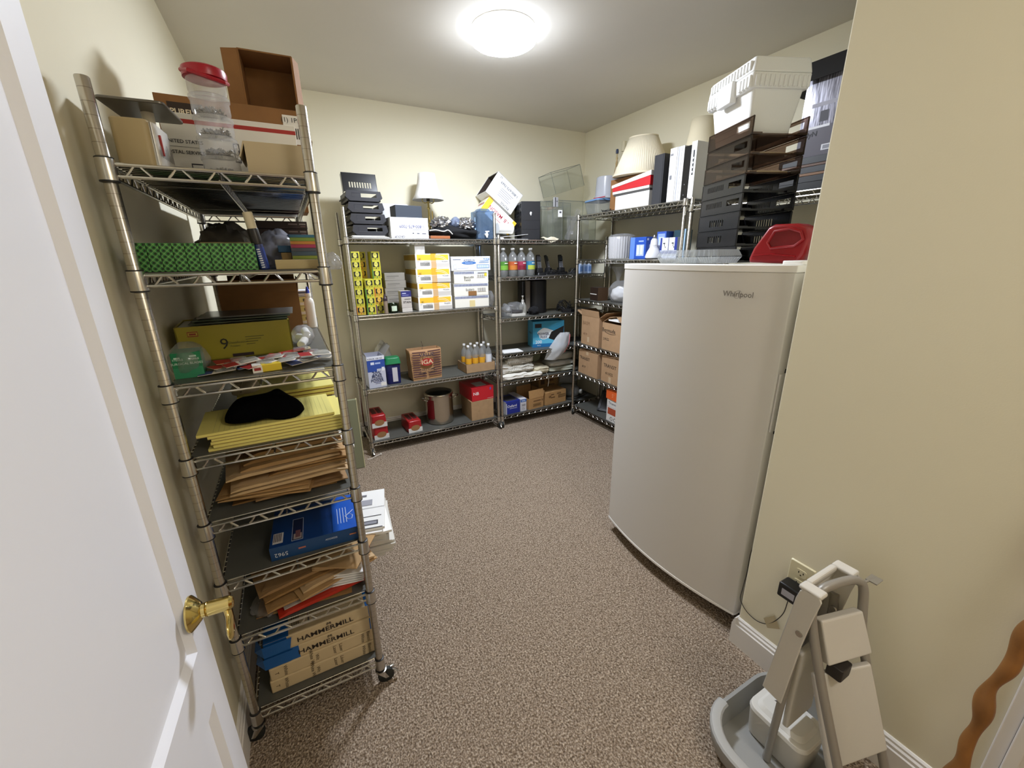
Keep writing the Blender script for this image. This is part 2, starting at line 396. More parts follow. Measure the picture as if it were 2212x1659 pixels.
# ------------------------------------------------------------------ chrome wire shelving (48 x 18 in units)
UL, UD = 1.190, .409
def zig(a, b, zlo, zhi, period, r, mb, wave='trap'):
    a = Vector(a); b = Vector(b); L = (b-a).length; d = (b-a)/L; n = max(1, round((L-.03)/period)); p = (L-.03)/n; pts = []
    for i in range(n):
        x = .015+i*p
        for f, z in ((.0,zlo),(.18,zlo),(.32,zlo+(zhi-zlo)*.5),(.44,zhi),(.56,zhi),(.70,zlo+(zhi-zlo)*.5),(.84,zlo)):
            q = a+d*(x+f*p); pts.append((q.x,q.y,z))
    q = a+d*(L-.015); pts.append((q.x,q.y,zlo))
    mb.tube(pts, r, 5)
sh = MB()
ZT, ZB = 0., -.0245
def rail(a, b, z, r): sh.tube([(a[0],a[1],z),(b[0],b[1],z)], r, 7)
cs = [(0,0),(UL,0),(UL,UD),(0,UD)]
for i in range(4):
    a, b = cs[i], cs[(i+1) % 4]
    for z in (ZT,ZB): rail(a,b,z,.0041)
    zig(a,b,ZB,ZT,.0700,.0029,sh)
nw = 47
for i in range(nw):
    x = .014+(UL-.028)*i/(nw-1); sh.tube([(x,0,.0035),(x,UD,.0035)], .0016, 4, caps=False)
for y in (UD/2,):
    sh.tube([(0,y,.000),(UL,y,.000)], .003, 6); sh.tube([(0,y,-.022),(UL,y,-.022)], .003, 6)
    zig((0,y,0),(UL,y,0),-.022,0,.05,.002,sh)
for x in (UL*.25,UL*.75): sh.tube([(x,0,-.002),(x,UD,-.002)], .0028, 6)
P_SHELF = sh.build('shelf', M_CHROME, smooth=50)
P_LINER = MB().box(.016,UL-.016,.006,UD-.006,.0053,.0068).build('shelf_liner', M_LINER, P_SHELF, smooth=0)
P_LINER['label'] = 'grey plastic liner sheet laid on the wires'
for x,y in cs:
    c = MB(); c.lathe([(.0160,.012),(.0166,.010),(.0178,-.028),(.0182,-.034),(.0160,-.035)], 20)
    c.m = 1; c.lathe([(.0150,.0135),(.0169,.0125),(.0169,.0105),(.015,.010)], 20); c.lathe([(.0155,-.033),(.0184,-.034),(.0184,-.037),(.0155,-.038)], 20)
    c.build('corner_collar', [M_CHROME,M_BLACKP], P_SHELF, (x,y,0))
_protos = [P_SHELF]
def caster(parent, x, y, ang, brake):
    c = MB(); c.lathe([(.0118,.086),(.0135,.084),(.017,.080),(.017,.075),(.0135,.073),(.0135,.068),(.021,.066),(.021,.062),(.006,.061)], 20)
    ca, sa = math.cos(ang), math.sin(ang)
    for s in (-1,1):
        pts = [(-.018*ca-.013*s*sa, -.018*sa+.013*s*ca, .064),(.010*ca-.013*s*sa,.010*sa+.013*s*ca,.064),(.026*ca-.013*s*sa,.026*sa+.013*s*ca,.026),(.014*ca-.013*s*sa,.014*sa+.013*s*ca,.024)]
        c.slab(pts, .002)
    if brake:
        c.tube([(.024*ca,.024*sa,.05),(.045*ca,.045*sa,.044),(.062*ca,.062*sa,.028)], [.007,.006,.008], 10, ry=[.003]*3)
        c.tube([(.024*ca,.024*sa,.05),(.036*ca-.008*sa,.036*sa+.008*ca,.052),(.046*ca-.014*sa,.046*sa+.014*ca,.048)], [.005,.006,.007], 10, ry=[.003]*3)
    o = c.build('caster', M_CHROME, parent, (x,y,0))
    w = MB(); w.lathe([(.0,-.0095),(.026,-.0095),(.0305,-.007),(.031,0),(.0305,.007),(.026,.0095),(0,.0095)], 26, (0,0,0), 'y')
    w.build('wheel', M_RUBBER, o, (.016*ca,.016*sa,.031), (0,0,ang))
def unit(label, loc, rot, zs, post_top, angles=(-90,-90,90,90), brakes=(0,1)):
    u = thing('wire_shelving_unit', label, 'shelving unit', loc, rot, None)
    for i,(x,y) in enumerate(cs):
        p = MB(); p.lathe([(.0127,.08),(.0127,post_top-.002),(.0115,post_top),(0,post_top+.0005)], 22)
        p.build('post', M_POST, u, (x,y,0))
        caster(u, x, y, R(angles[i]+random.uniform(-9,9)), i in brakes)
    for z in zs:
        if _protos:
            s = _protos.pop(); s.parent = u; s.location = (0,0,z); continue
        s = P_SHELF.copy(); COL.objects.link(s); s.parent = u; s.location = (0,0,z)
        for ch in P_SHELF.children:
            c = ch.copy(); COL.objects.link(c); c.parent = s
    return u
NZ = [.110,.430,.645,.853,1.060,1.269,1.551,1.789]
AZ = [.104,.571,1.166,1.729]
BZ = [.102,.443,.713,1.049,1.415,1.730]
CZ = [.095,.457,.762,1.185,1.552,1.938]
DZ = [.095,.60,1.2,1.896]
LT = .0072   # liner surface above shelf height
unit('nearest chrome wire shelving unit along the left wall, eight shelves of stationery', (.094,1.30,0), PI/2, NZ, 1.953)
unit('chrome wire shelving unit on the back wall holding tea boxes and stock pot', (.418,3.335,0), 0, AZ, 1.942)
unit('chrome wire shelving unit in the back corner holding bottles and striped towels', (1.645,3.335,0), 0, BZ, 1.768, (-95,90,90,90), ())
unit('chrome wire shelving unit on the far right wall, lampshades on its top shelf', (2.452,3.292,0), -PI/2, CZ, 1.952, (-30,-150,150,20), ())
unit('chrome wire shelving unit behind the white freezer, silver carton on top', (2.452,2.045,0), -PI/2, DZ, 1.95, (-30,-90,90,20), ())
# ================================================================== nearest unit (left wall): stationery
z1,z2,z3,z4,z5,z6,z7,z8 = [NZ[7]+LT,NZ[6]+LT,NZ[5]+LT,NZ[4]+LT,NZ[3]+LT,NZ[2]+LT,NZ[1]+LT,NZ[0]+LT]
# ---- top shelf
t = thing('postal_scale', 'beige postal scale with dark grey weighing plate on top shelf', 'scale', (-.262,1.435,z1), R(-4))
mb = MB(); mb.rbox(-.042,.030,-.07,.07,0,.106,.012,4,0,.004); mb.build('body', C('b4a179',.5), t, bevel=.003)
mb = MB(); mb.rbox(.026,.040,-.064,.064,.002,.102,.006,3,.002,.006); mb.build('dial_window', C('d9d6cf',.2), t)
dm = MB()
for k in range(9): dm.quad((.0412,-.055+k*.012,.03),(.0412,-.051+k*.012,.03),(.0412,-.051+k*.012,.045+.01*(k%3)),(.0412,-.055+k*.012,.045+.01*(k%3)))
dm.m = 1; dm.box(.039,.043,-.035,-.03,.035,.08); dm.build('dial_marks', [C('333333'),C('a3312c')], t, smooth=0)
mb = MB(); mb.lathe([(.011,0),(.013,.01),(.013,.04)], 16, (.012,.03,.104)); mb.build('plunger', C('cfc8b8'), t)
mb = MB(); mb.rbox(-.060,.068,-.055,.115,.142,.149,.012,4); mb.build('weighing_plate', mat('dark_steel','6d6962',.35,.7), t, bevel=.002)

t = thing('hardware_jar', 'tower of screw-together clear jars of screws under a red lid', 'jar', (-.108,1.425,z1), R(10))
hz = 0
MJ = clear('jar_plastic','fbfbfb',.26,.07,'f4f4f4')
for k in range(5):
    r = .042; h = .0462
    j = MB(); j.lathe([(r-.003,hz+.001),(r-.002,hz+.004),(r,hz+.008),(r,hz+h-.012),(r+.0025,hz+h-.010),(r+.0025,hz+h-.003),(r-.001,hz+h-.001)], 30)
    o = j.build('jar_section', MJ, t)
    if k < 4:
        c = MB()
        for q in range(95):
            a = random.uniform(0,6.28); rr = .029*math.sqrt(random.random()); l = random.uniform(.004,.009); e = Vector((random.uniform(-1,1),random.uniform(-1,1),random.uniform(-.3,.8))).normalized()*l
            p = Vector((rr*math.cos(a),rr*math.sin(a),hz+.004+random.uniform(0,.011)))
            c.tube([p-e,p+e], .0012, 5); c.tube([p+e,p+e*1.2], .0026, 6)
        tag(c.build('screws', mat('zinc_screws', ['8c8a86','8f7a66','9aa070','77767a'][k], .4, .5), t, smooth=0), kind='stuff')
    hz += h
l = MB(); l.lathe([(.043,hz-.012),(.0475,hz-.010),(.0485,hz+.004),(.047,hz+.010),(.040,hz+.014),(0,hz+.014)], 32)
l.tube([(.047,0,hz-.010),(.035,-.033,hz-.018),(0,-.047,hz-.016),(-.035,-.033,hz-.006),(-.047,0,hz+.002)], .005, 8)
l.build('screw_lid', C('a31228',.3), t)

pbox('shipping_carton', 'wide brown sanitizer carton on top shelf behind the white mailing box', 'carton', (-.275,.120), (1.76,2.02), (z1,z1+.272), M_CARD_D,
     [('f',.075,.30,.74,.93,'2a1a10'),('f',.86,.985,.62,.94,'e9e6e0')]+[('f',.885+.016*i,.893+.016*i,.68,.80,'2b2b2b') for i in range(6)],
     [('f',.175,.835,.021,'PURELL','e7d8bd',0,.001),('f',.19,.655,.019,'SANITIZER','3a2414'),('f',.66,.42,.046,'1080-4M','33200f',0,.001),('f',.925,.885,.02,'(1) 1PK','222222')])
carton('shipping_carton', 'empty open brown carton lying on its side atop the sanitizer carton', 'carton', (-.032,.128), (1.80,1.98), (z1+.37,z1+.52), M_CARD_D,
       (('f',215,.055),('l',200,.05),('r',250,.05)), rot=0)
_o = [o for o in COL.objects if o.name.startswith('shipping_carton')][-1]
_o.rotation_euler = (R(90),0,R(-3)); _o.location = (.052,1.98,z1+.272+.092)
pbox('mailing_box', 'white postal mailing box with red stripe on the top shelf', 'box', (-.245,.088), (1.58,1.72), (z1,z1+.180), M_WHITE,
     [('f',0,1,.86,.92,'b0302c'),('f',.155,.245,.04,.30,'3a3a48'),('f',.162,.238,.06,.28,'eeeeee')]+[('f',.17+.009*i,.175+.009*i,.09,.22,'30303a') for i in range(7)]+[('f',.485,.53,.36,.64,'3a3a48'),('f',.491,.524,.38,.62,'eeeeee'),('f',.02,.25,.525,.53,'3a3a48')],
     [('f',.135,.60,.0125,'UNITED STATES','33333d',0,.0003),('f',.135,.45,.0125,'POSTAL SERVICE.','33333d',0,.0003),('f',.507,.5,.02,'U','33333d')])
carton('small_carton', 'plain khaki-white open carton at the front right of top shelf', 'carton', (-.046,.092), (1.375,1.52), (z1,z1+.082), C('c3b292'), (('l',250,.04),('r',150,.03)), rot=-2)
pbox('brown_flap_box', 'small brown box at the far end behind the right-hand post', 'box', (.06,.135), (2.28,2.44), (z1,z1+.20), M_CARD_D)

# ---- second shelf
def _plaid(nt, b):
    N = nt.nodes.new; L = nt.links.new
    tc = N('ShaderNodeTexCoord'); s = N('ShaderNodeSeparateXYZ'); L(tc.outputs['Object'], s.inputs[0])
    def M(op, a, bb):
        n = N('ShaderNodeMath'); n.operation = op
        for i,x in enumerate((a,bb)):
            if isinstance(x, (int,float)): n.inputs[i].default_value = x
            else: L(x, n.inputs[i])
        return n.outputs[0]
    xy = M('ADD', s.outputs['X'], s.outputs['Y'])
    out = []
    for op in ('ADD','SUBTRACT'):
        u = M('FRACT', M('MULTIPLY', M(op, xy, s.outputs['Z']), 70.), 0)
        out.append((M('LESS_THAN', u, .42), M('LESS_THAN', M('ABSOLUTE', M('SUBTRACT', u, .68), 0), .04)))
    d = M('MULTIPLY', M('ADD', out[0][0], out[1][0]), .5); li = M('MAXIMUM', out[0][1], out[1][1])
    r = N('ShaderNodeValToRGB'); e = r.color_ramp.elements; r.color_ramp.interpolation = 'CONSTANT'
    e[0].color = (*srgb('3f9e4e'),1); e[1].position = .8; e[1].color = (*srgb('101c0d'),1); q = e.new(.3); q.color = (*srgb('2c6a35'),1)
    L(d, r.inputs['Fac'])
    mx = N('ShaderNodeMixRGB'); L(li, mx.inputs[0]); L(r.outputs[0], mx.inputs[1]); mx.inputs[2].default_value = (*srgb('8fae63'),1)
    L(mx.outputs[0], b.inputs['Base Color']); b.inputs['Roughness'].default_value = .5
M_PLAID = nodes_mat('green_plaid_card', _plaid)
pb = MB().box(-.0123,.0123,0,.068,0,.068).build('tape_box', M_PLAID, None, (-.317+.0125,1.335,z2), smooth=0, bevel=.0012)
tag(pb, 'green plaid tape box, leftmost of its row on the second shelf', 'tape box', 'green plaid tape boxes in a row')
for i in range(1,10):
    dup(pb, (-.317+.0125+i*.0252,1.335+random.uniform(-.001,.002),z2), 0, 'green plaid tape box, %s from the left in its row' % ORD[i].replace('second','second') if i < 9 else 'green plaid tape box, rightmost of its row beside the glue stick')
pbox('khaki_box', 'flat khaki box behind the green plaid tape boxes', 'box', (-.2,-.06), (1.46,1.62), (z2,z2+.075), C('8f8358'))
t = thing('glue_stick', 'tall glue stick with cream cap standing beside green plaid boxes', 'glue stick', (-.0505,1.362,z2), (R(3),R(-7),0))
MB().lathe([(.0115,0),(.0125,.002),(.0125,.066),(.012,.068)], 22).build('tube', C('1d2c62',.35), t)
lb = MB(); lb.m = 0; lb.lathe([(.0127,.004),(.0127,.058)], 22); lab = lb.build('label', C('2a3f86',.35), t)
ls = MB()
for k in range(9):
    for a in (-100,-80): pass
    a0, a1 = R(-118), R(-80)
    for s in range(3):
        b0 = a0+(a1-a0)*s/3; b1 = a0+(a1-a0)*(s+1)/3; zz = .006+k*.0058
        ls.quad((.0129*math.cos(b0),.0129*math.sin(b0),zz),(.0129*math.cos(b1),.0129*math.sin(b1),zz),(.0129*math.cos(b1),.0129*math.sin(b1),zz+.0032),(.0129*math.cos(b0),.0129*math.sin(b0),zz+.0032))
ls.build('label_marks', C('e3e6ee'), t, smooth=0)
MB().lathe([(.0118,.066),(.0135,.068),(.0135,.105),(.0125,.107)], 22).build('collar', C('17120f',.4), t)
MB().lathe([(.0118,.105),(.0118,.146),(.0108,.148),(0,.148)], 22).build('cap', C('cdc2a4',.5), t)
# sticky note bundle
t = thing('sticky_note_bundle', 'shrink-wrapped bundle of rainbow sticky notes on flat khaki box', 'sticky notes', (.062,1.47,z2+.027), R(-3))
zz = 0
for c,h in (('8a9a3c',.010),('41566a',.012),('4b4f5c',.010),('a8335a',.010),('c8863a',.009),('7f9a3f',.010),('2f6a86',.008)):
    MB().box(-.037,.040,-.045,.06,zz,zz+h-.0006).build('note_pad', C(c,.45), t, smooth=0); zz += h
pbox('khaki_box', 'flat khaki box at the right end of second shelf under rainbow notes', 'box', (-.022,.094), (1.345,1.54), (z2,z2+.0255), C('b8a678'), rot=-1)
pbox('blue_pad', 'dark blue notepad box left of the rainbow sticky notes', 'notepad', (-.012,.022), (1.46,1.56), (z2+.047,z2+.066), C('1f4d74'))
pbox('small_kraft_box', 'small tan box under the dark blue notepad', 'box', (-.006,.022), (1.46,1.56), (z2+.026,z2+.046), C('93784a'))
pbox('blue_box', 'dark blue flat box behind the rainbow sticky notes', 'box', (.02,.10), (1.60,1.76), (z2,z2+.105), C('1b3b66'))
lump('poly_bag', clear('grey_white_bag','e8e8ee',.6,.2,'b7b7c0'), (-.012,1.64,z2+.04), (.062,.09,.075), .35, 2.3, 3, flat=.52, label='crumpled white poly bag behind the glue stick', cat='bag', ridge=.3)
lump('poly_bag', mat('grey_poly','6a6560',.25), (-.185,2.02,z2+.06), (.105,.16,.10), .4, 1.8, 5, flat=.6, label='dark grey poly bag slumped at the back of second shelf', cat='bag', ridge=.5)
for k in range(6):
    pbox('tea_carton', 'dark maroon carton behind the bags, %s of its stack' % ORD[k], 'carton', (-.085,.112), (2.16,2.34), (z2+.0315*(5-k),z2+.0315*(5-k)+.031), C('2a1517',.4),
         [('f',.62,.80,.55,.7,'8f7f7f'),('f',.84,.97,.55,.72,'a59a9a'),('f',.86,.96,.25,.4,'7a5a5a')], group='dark maroon cartons on second shelf', rot=random.uniform(-1.5,1.5))
lump('film_scrap', M_FILM, (.125,1.36,z2+.012), (.022,.05,.03), .3, 2, 9, flat=.5, label='scrap of clear film poking out past the right post', cat='plastic film')

# ---- third shelf
carton('shipping_carton', 'brown carton with open flaps at the back of third shelf', 'carton', (-.245,.030), (1.96,2.30), (z3,z3+.185), M_CARD_D, (('f',100,.05),('b',100,.06),('r',95,.05)))
t = thing('glue_bottle', 'white glue bottle with blue twist cap beside the brown carton', 'bottle', (.072,2.16,z3))
MB().lathe([(.018,0),(.021,.003),(.0215,.02),(.0205,.07),(.0215,.115),(.018,.132),(.012,.138),(.0115,.146)], 26, sy=.75).build('bottle', C('e8e4dc',.35), t)
MB().lathe([(.013,.145),(.013,.158),(.0125,.16)], 18).build('collar', C('e8e4dc',.35), t)
MB().lathe([(.0085,.159),(.0075,.172),(.004,.188),(.0025,.19),(0,.19)], 16).build('twist_cap', C('25379a',.35), t)
for k in range(3):
    pbox('staple_box', 'small yellow-white box behind the glue bottle, %s of its stack' % ORD[k], 'box', (.025,.082), (2.30,2.40), (z3+.045*(2-k),z3+.045*(2-k)+.044), C('d8cd86'), [('f',0,1,.1,.4,'e9e6dc'),('f',.45,.6,.5,.8,'55523c')], group='small yellow boxes on third shelf')
pbox('label_box', 'white and grey label box atop the small yellow boxes', 'box', (.02,.088), (2.30,2.40), (z3+.136,z3+.165), C('dcdce2'), [('f',.1,.9,.5,.8,'55586a'),('f',.2,.9,.15,.25,'8a8c98')])
D = (.315,.215,.112)
t = thing('folder_box', 'wide yellow-olive box of file folders with a black 9', 'box', (-.181,1.705,z3), R(3.5))
bx = MB(); w,d,h = D; bx.box(-w/2,w/2,-d/2,d/2,0,.004); bx.box(-w/2,w/2,-d/2,-d/2+.004,0,h); bx.box(-w/2,w/2,d/2-.004,d/2,0,h); bx.box(-w/2,-w/2+.004,-d/2,d/2,0,h); bx.box(w/2-.004,w/2,-d/2,d/2,0,h)
bx.build('body', C('9c9026',.45), t, smooth=0)
mb = MB().box(-w/2+.005,w/2-.005,-d/2+.006,d/2-.006,h-.012,h-.004); mb.build('folder_stack', C('a6a69c',.3), t, smooth=0)
dress(t, D, [('f',.095,.18,.72,.86,'8e3a28'),('f',.10,.175,.745,.835,'b5a43a'),('f',.43,.62,.04,.13,'2b1a1a')]+[('f',.57,.74-.03*i,.58-.07*i,.60-.07*i,'5f5a22') for i in range(4)]+[('f',.11,.165,.765,.815,'8e3a28')],
      [('f',.38,.43,.050,'9','2b2a18'),('f',.50,.46,.011,'Classification','6e6a2c'),('f',.47,.36,.009,'Folders','6e6a2c')])
for k in range(3):
    o = MB().box(-.14,.14,-.10,.10,0,.004).build('file_folder', clear('folder_poly_%d'%k, ['c9d2c6','b9c4b4','d8dad8'][k],.55,.15,['86917f','78876f','b9bab6'][k]), None, (-.165+.012*k,1.73+.02*k,z3+h+.0005+.0065*k), (0,0,R(3-2*k)), smooth=0)
    tag(o, 'translucent grey-green folder lying on the yellow box, %s' % ['lowest','middle','top'][k], 'folder', 'folders on the yellow box')
pbox('surgical_blade_box', 'green box of surgical blades at the front left of third shelf', 'box', (-.312,-.246), (1.375,1.45), (z3,z3+.070), C('0f7a4c',.4),
     [('f',0,1,0,.42,'2f8a62'),('f',.1,.3,.78,.84,'bfe0cf'),('f',.62,.85,.82,.88,'bfe0cf')], [('f',.5,.58,.0085,'SURGICAL BLADES','d5eee2'),('f',.22,.74,.007,'STERILE','d5eee2'),('f',.75,.74,.007,'STERILE','d5eee2')], rot=4)
lump('bag_film', M_FILM, (-.278,1.418,z3+.042), (.047,.054,.050), .12, 2.0, 12, flat=.75, label='clear bag wrapped round the green blade box', cat='plastic film')
RED = C('a8282c',.4)
for k in range(17):
    x = -.205+.0165*k+random.uniform(-.012,.012); y = 1.362+.035*(k % 3)+random.uniform(0,.03); zz = z3+.007+.0062*(k % 4)+(.006 if k > 8 else 0)
    o = thing('blister_pack', 'red and white blister pack in the jumbled heap on third shelf', 'blister pack', (x,y,zz), (R(random.uniform(-2,7)),R(random.uniform(-8,5)),R(random.uniform(-35,35))), 'blister packs heaped on the third shelf')
    MB().box(-.045,.045,-.022,.022,0,.0012).build('card', C(['e6ddd0','d9cfc0','c7b48c'][k % 3]), o, smooth=0)
    MB().box(-.045,-.012+.02*(k % 3),-.0215,.0215,.0013,.0016).build('printed_panel', RED if k % 4 else C('4c5a8c'), o, smooth=0)
    MB().rbox(-.005,.040,-.015,.015,.0013,.008,.006,3,.002,.002).build('blister', M_CLEARH, o)
pbox('yellow_box', 'small yellow and white box at the front edge of third shelf', 'box', (-.128,-.055), (1.338,1.372), (z3+.0,z3+.021), C('e2c531',.4), [('f',0,.33,0,1,'ece8e0'),('f',.05,.28,.3,.7,'a03030'),('t',0,.3,0,1,'ece8e0'),('t',.45,.7,.3,.6,'9c9a92')], rot=7)
lump('bag_of_rolls', M_FILM, (.02,1.77,z3+.028), (.040,.11,.038), .2, 1.6, 15, flat=.7, label='clear bag of white rolls beside the yellow folder box', cat='bag', ridge=.3)
for k in range(3):
    o = MB().lathe([(.012,-.03),(.014,-.028),(.014,.028),(.012,.03)], 18, axis='y').build('white_roll', M_PAPER, None, (.015+.016*(k % 2),1.69+.06*k,z3+.0145+.026*(k == 1)), (R(random.uniform(-12,12)),0,R(20*k-15)))
    tag(o, ['white roll nearest the front in the clear bag','white roll on top in the clear bag','white roll furthest back in the clear bag'][k], 'roll', 'white rolls in the clear bag')

# ---- fourth shelf: legal pads, black hat, cap
M_PAD = mat('yellow_legal_paper','e3d77c',.75)
for k in range(6):
    w,d,h = .356,.216,.0086
    dx = [-.0,.012,.008,.010,.002,-.024][k]
    t = thing('legal_pad', 'yellow legal pad, %s of the front stack' % ['lowest','second from bottom','third from bottom','fourth from bottom','second from top','topmost'][k], 'legal pad', (-.090+dx,1.437+random.uniform(-.004,.004),z4+k*.0092), R([-.5,.6,-.3,.4,.8,2.0][k]), 'yellow legal pads on the fourth shelf')
    MB().box(-w/2,w/2,-d/2,d/2,0,.0014).build('backing_board', C('9c8450'), t, smooth=0)
    MB().box(-w/2,w/2,-d/2,d/2,.0015,h).build('sheets', M_PAD, t, smooth=0)
    if k == 5:
        q = MB()
        for i in range(24): q.quad((-.14+i*.013,-d/2+.004,h+.0002),(-.1394+i*.013,-d/2+.004,h+.0002),(-.1394+i*.013,d/2-.02,h+.0002),(-.14+i*.013,d/2-.02,h+.0002))
        q.build('ruled_lines', C('b3ad6e'), t, smooth=0)
for k in range(3):
    w,d,h = .30,.216,.011
    t = thing('legal_pad', 'yellow pad with brown backing in the rear stack, %s' % ['lowest','middle','topmost'][k], 'legal pad', (-.06,1.672+.006*k,z4+.045+k*.0115), R(.8*k-1), 'pads stacked behind the front legal pads')
    MB().box(-w/2,w/2,-d/2,d/2,0,.0024).build('backing_board', M_CARD_D, t, smooth=0)
    MB().box(-w/2,w/2,-d/2,d/2,.0025,h).build('sheets', M_PAD, t, smooth=0)
pbox('file_box', 'flat grey box under the rear stack of pads', 'box', (-.22,.08), (1.57,1.80), (z4,z4+.0445), C('77756d'))
pbox('paper_ream', 'white paper ream lying behind the yellow pads', 'paper', (-.115,.085), (1.80,2.06), (z4,z4+.058), M_PAPER, [('t',.03,.14,.06,.14,'404048'),('f',.05,.2,.2,.7,'7a7a86')])
for k in range(4):
    o = MB().box(-.10,.10,-.13,.13,0,.004).build('grey_folder', C('b4b2a8'), None, (-.01,2.21+.004*k,z4+.0045*k), (0,0,R(random.uniform(-2,2))), smooth=0)
    tag(o, 'grey folder in the pile behind the white ream, %s' % ORD[3-k], 'folder', 'grey folders at the back of fourth shelf')
mb = MB(); nu, nv = 44, 20; vs = []; fs = []
M_FELT = mat('black_felt','050506',1.,spec=.05)
for i in range(nv+1):
    th = PI*i/nv
    for j in range(nu):
        a = 2*PI*j/nu; r = 1+.16*math.cos(2*a+.5)+.13*math.cos(3*a+2.2)-.10*math.cos(a*1+1.3)
        x = math.sin(th)*math.cos(a)*r*.090; y = math.sin(th)*math.sin(a)*r*.082; zq = math.cos(th)
        zz = (.062*zq if zq > 0 else .004*zq)
        # two high ears with a dip between
        e = .030*math.exp(-((x-.05)**2+(y-.05)**2)/.0009)+.016*math.exp(-((x+.075)**2+(y-.03)**2)/.0009)-.012*math.exp(-((x-.005)**2+(y-.06)**2)/.0009)
        if zq > 0: zz += e*zq
        # brim droops over the front edge of the pads
        if y < -.05: zz -= (abs(y)-.05)*.55
        vs.append((x,y,zz))
for i in range(nv):
    for j in range(nu): fs.append((i*nu+j,(i+1)*nu+j,(i+1)*nu+(j+1)%nu,i*nu+(j+1)%nu))
mb.add(vs, fs); tag(mb.build('felt_hat', M_FELT, None, (-.115,1.405,z4+.0640), (0,0,R(8)), smooth=80), 'shapeless black felt hat lying on yellow legal pads', 'hat')
t = thing('canvas_hat', 'beige canvas cap behind the black felt hat', 'hat', (-.187,1.655,z4+.085), R(-10))
lump('crown', mat('beige_canvas','a59b86',.9,bump=.3,bump_scale=400), (0,0,0), (.043,.05,.036), .12, 2, 21, flat=.3, parent=t)
s = MB(); s.tube([(-.002,-.05,.0),(-.001,-.04,.025),(0,-.015,.037),(0,.02,.036)], .003, 6); s.build('seam_strap', C('8d836e'), t)

# ---- fifth shelf: kraft envelopes
def env(cx, cy, z, w, d, th, rz, m, label, group, tilt=(0,0), seam=True):
    t = thing('envelope', label, 'envelope', (cx,cy,z), (R(tilt[0]),R(tilt[1]),R(rz)), group)
    nx = 10; mb = MB(); ph = random.uniform(0,6)
    top = []; bot = []
    for i in range(nx+1):
        x = -w/2+w*i/nx
        for y in (-d/2,0,d/2):
            b = .0015*math.sin(x*19+ph)+.001*math.sin(x*41+y*30+ph)
            pinch = 1 if (0 < i < nx) else .35
            top.append((x,y,th*pinch+max(0,b)+th*.0)); bot.append((x,y,max(0,b)*.6))
    k = len(top); fs = []
    for i in range(nx):
        for j in range(2):
            a = i*3+j; fs.append((a,a+3,a+4,a+1)); fs.append((k+a,k+a+1,k+a+4,k+a+3))
        fs.append((i*3,k+i*3,k+i*3+3,i*3+3)); fs.append((i*3+2,i*3+5,k+i*3+5,k+i*3+2))
    for i in (0,nx): fs.append((i*3,i*3+1,k+i*3+1,k+i*3)); fs.append((i*3+1,i*3+2,k+i*3+2,k+i*3+1))
    mb.add(top+bot, fs); mb.build('pouch', m, t, smooth=60)
    if seam:
        f = MB(); f.slab([(-w/2+.01,-d/2+.012,th+.0028),(w/2-.01,-d/2+.012,th+.0028),(w/2-.03,-d/2+.05,th+.0028),(-w/2+.03,-d/2+.05,th+.0028)], .0005)
        f.build('flap', m, t, smooth=0)
    return t
KR = [mat('kraft_%d'%i, c, .8, noise_amt=.05, noise_scale=14) for i,c in enumerate(['a07c4e','b08d5f','8d6a3d','bfa27a','9a7850'])]
zz = z5+.001
specs = [(-.10,1.50,.30,.26,.006,-2,2),(-.06,1.47,.27,.24,.006,3,4),(-.13,1.475,.26,.27,.005,-14,0),(-.14,1.46,.25,.25,.005,-10,1),(-.15,1.465,.25,.25,.005,-6,0),(-.085,1.46,.335,.23,.008,2,3),(-.09,1.47,.33,.24,.008,5,3),
         (-.03,1.475,.235,.20,.007,2,2),(-.02,1.48,.22,.21,.007,1,0),(-.105,1.49,.32,.26,.009,6,3),(-.07,1.50,.30,.26,.011,3,1),(-.085,1.51,.26,.25,.010,5,2),(-.06,1.52,.27,.24,.012,3,0),(-.09,1.53,.25,.24,.010,4,1)]
for k,(cx,cy,w,d,th,rz,mi) in enumerate(specs):
    m = KR[mi]
    env(cx,cy,zz,w,d,th,rz,m,'kraft envelope in the fanned pile on fifth shelf, %s' % (ORD[len(specs)-1-k] if len(specs)-1-k < 10 else ['lowest','second from bottom','third from bottom','fourth from bottom'][k]),'kraft envelopes on the fifth shelf')
    zz += th+.0042
for k in range(3):
    o = MB().box(-.10,.10,-.13,.13,0,.007).build('white_mailer', M_PAPER, None, (.03,1.70+.01*k,z5+.001+.0075*k), (0,0,R(2*k-2)), smooth=0)
    tag(o, 'white flat mailer behind the kraft envelopes, %s of three' % ['lowest','middle','topmost'][k], 'mailer', 'white mailers on fifth shelf')

# ---- sixth shelf: blue label box
D = (.272,.225,.048)
t = pbox('address_label_box', 'flat dark blue box of address labels marked 5962', 'box', (-.176,.096), (1.33,1.555), (z6,z6+.048), mat('blue_card','123a78',.35),
    [('f',0,1,0,1,mat('navy_card','17406f',.4)),('t',.03,.14,.08,.34,'d8d2d2'),('t',.235,.36,.05,.62,'c6cce0'),('t',.24,.355,.06,.61,'0e1e4a'),('t',.255,.345,.08,.22,'a89a96'),('t',.275,.33,.12,.30,'7c5258'),('t',.70,.99,.0,1,mat('bright_blue_card','1c56b8',.35))]+[('t',.04+.018*i,.048+.018*i,.12,.32,'4a4044') for i in range(5)]+[('t',.76+.035*i,.768+.035*i,.18,.62,'b9c8e8') for i in range(4)]
    +[('f',.30,.38,.46,.58,'b06a5a'),('f',.88,.96,.5,.6,'c07a50')],
    [('f',.115,.42,.020,'5962','d9dde6',180),('f',.67,.62,.009,'ADDRESS','c7d0e4')], rot=-3)
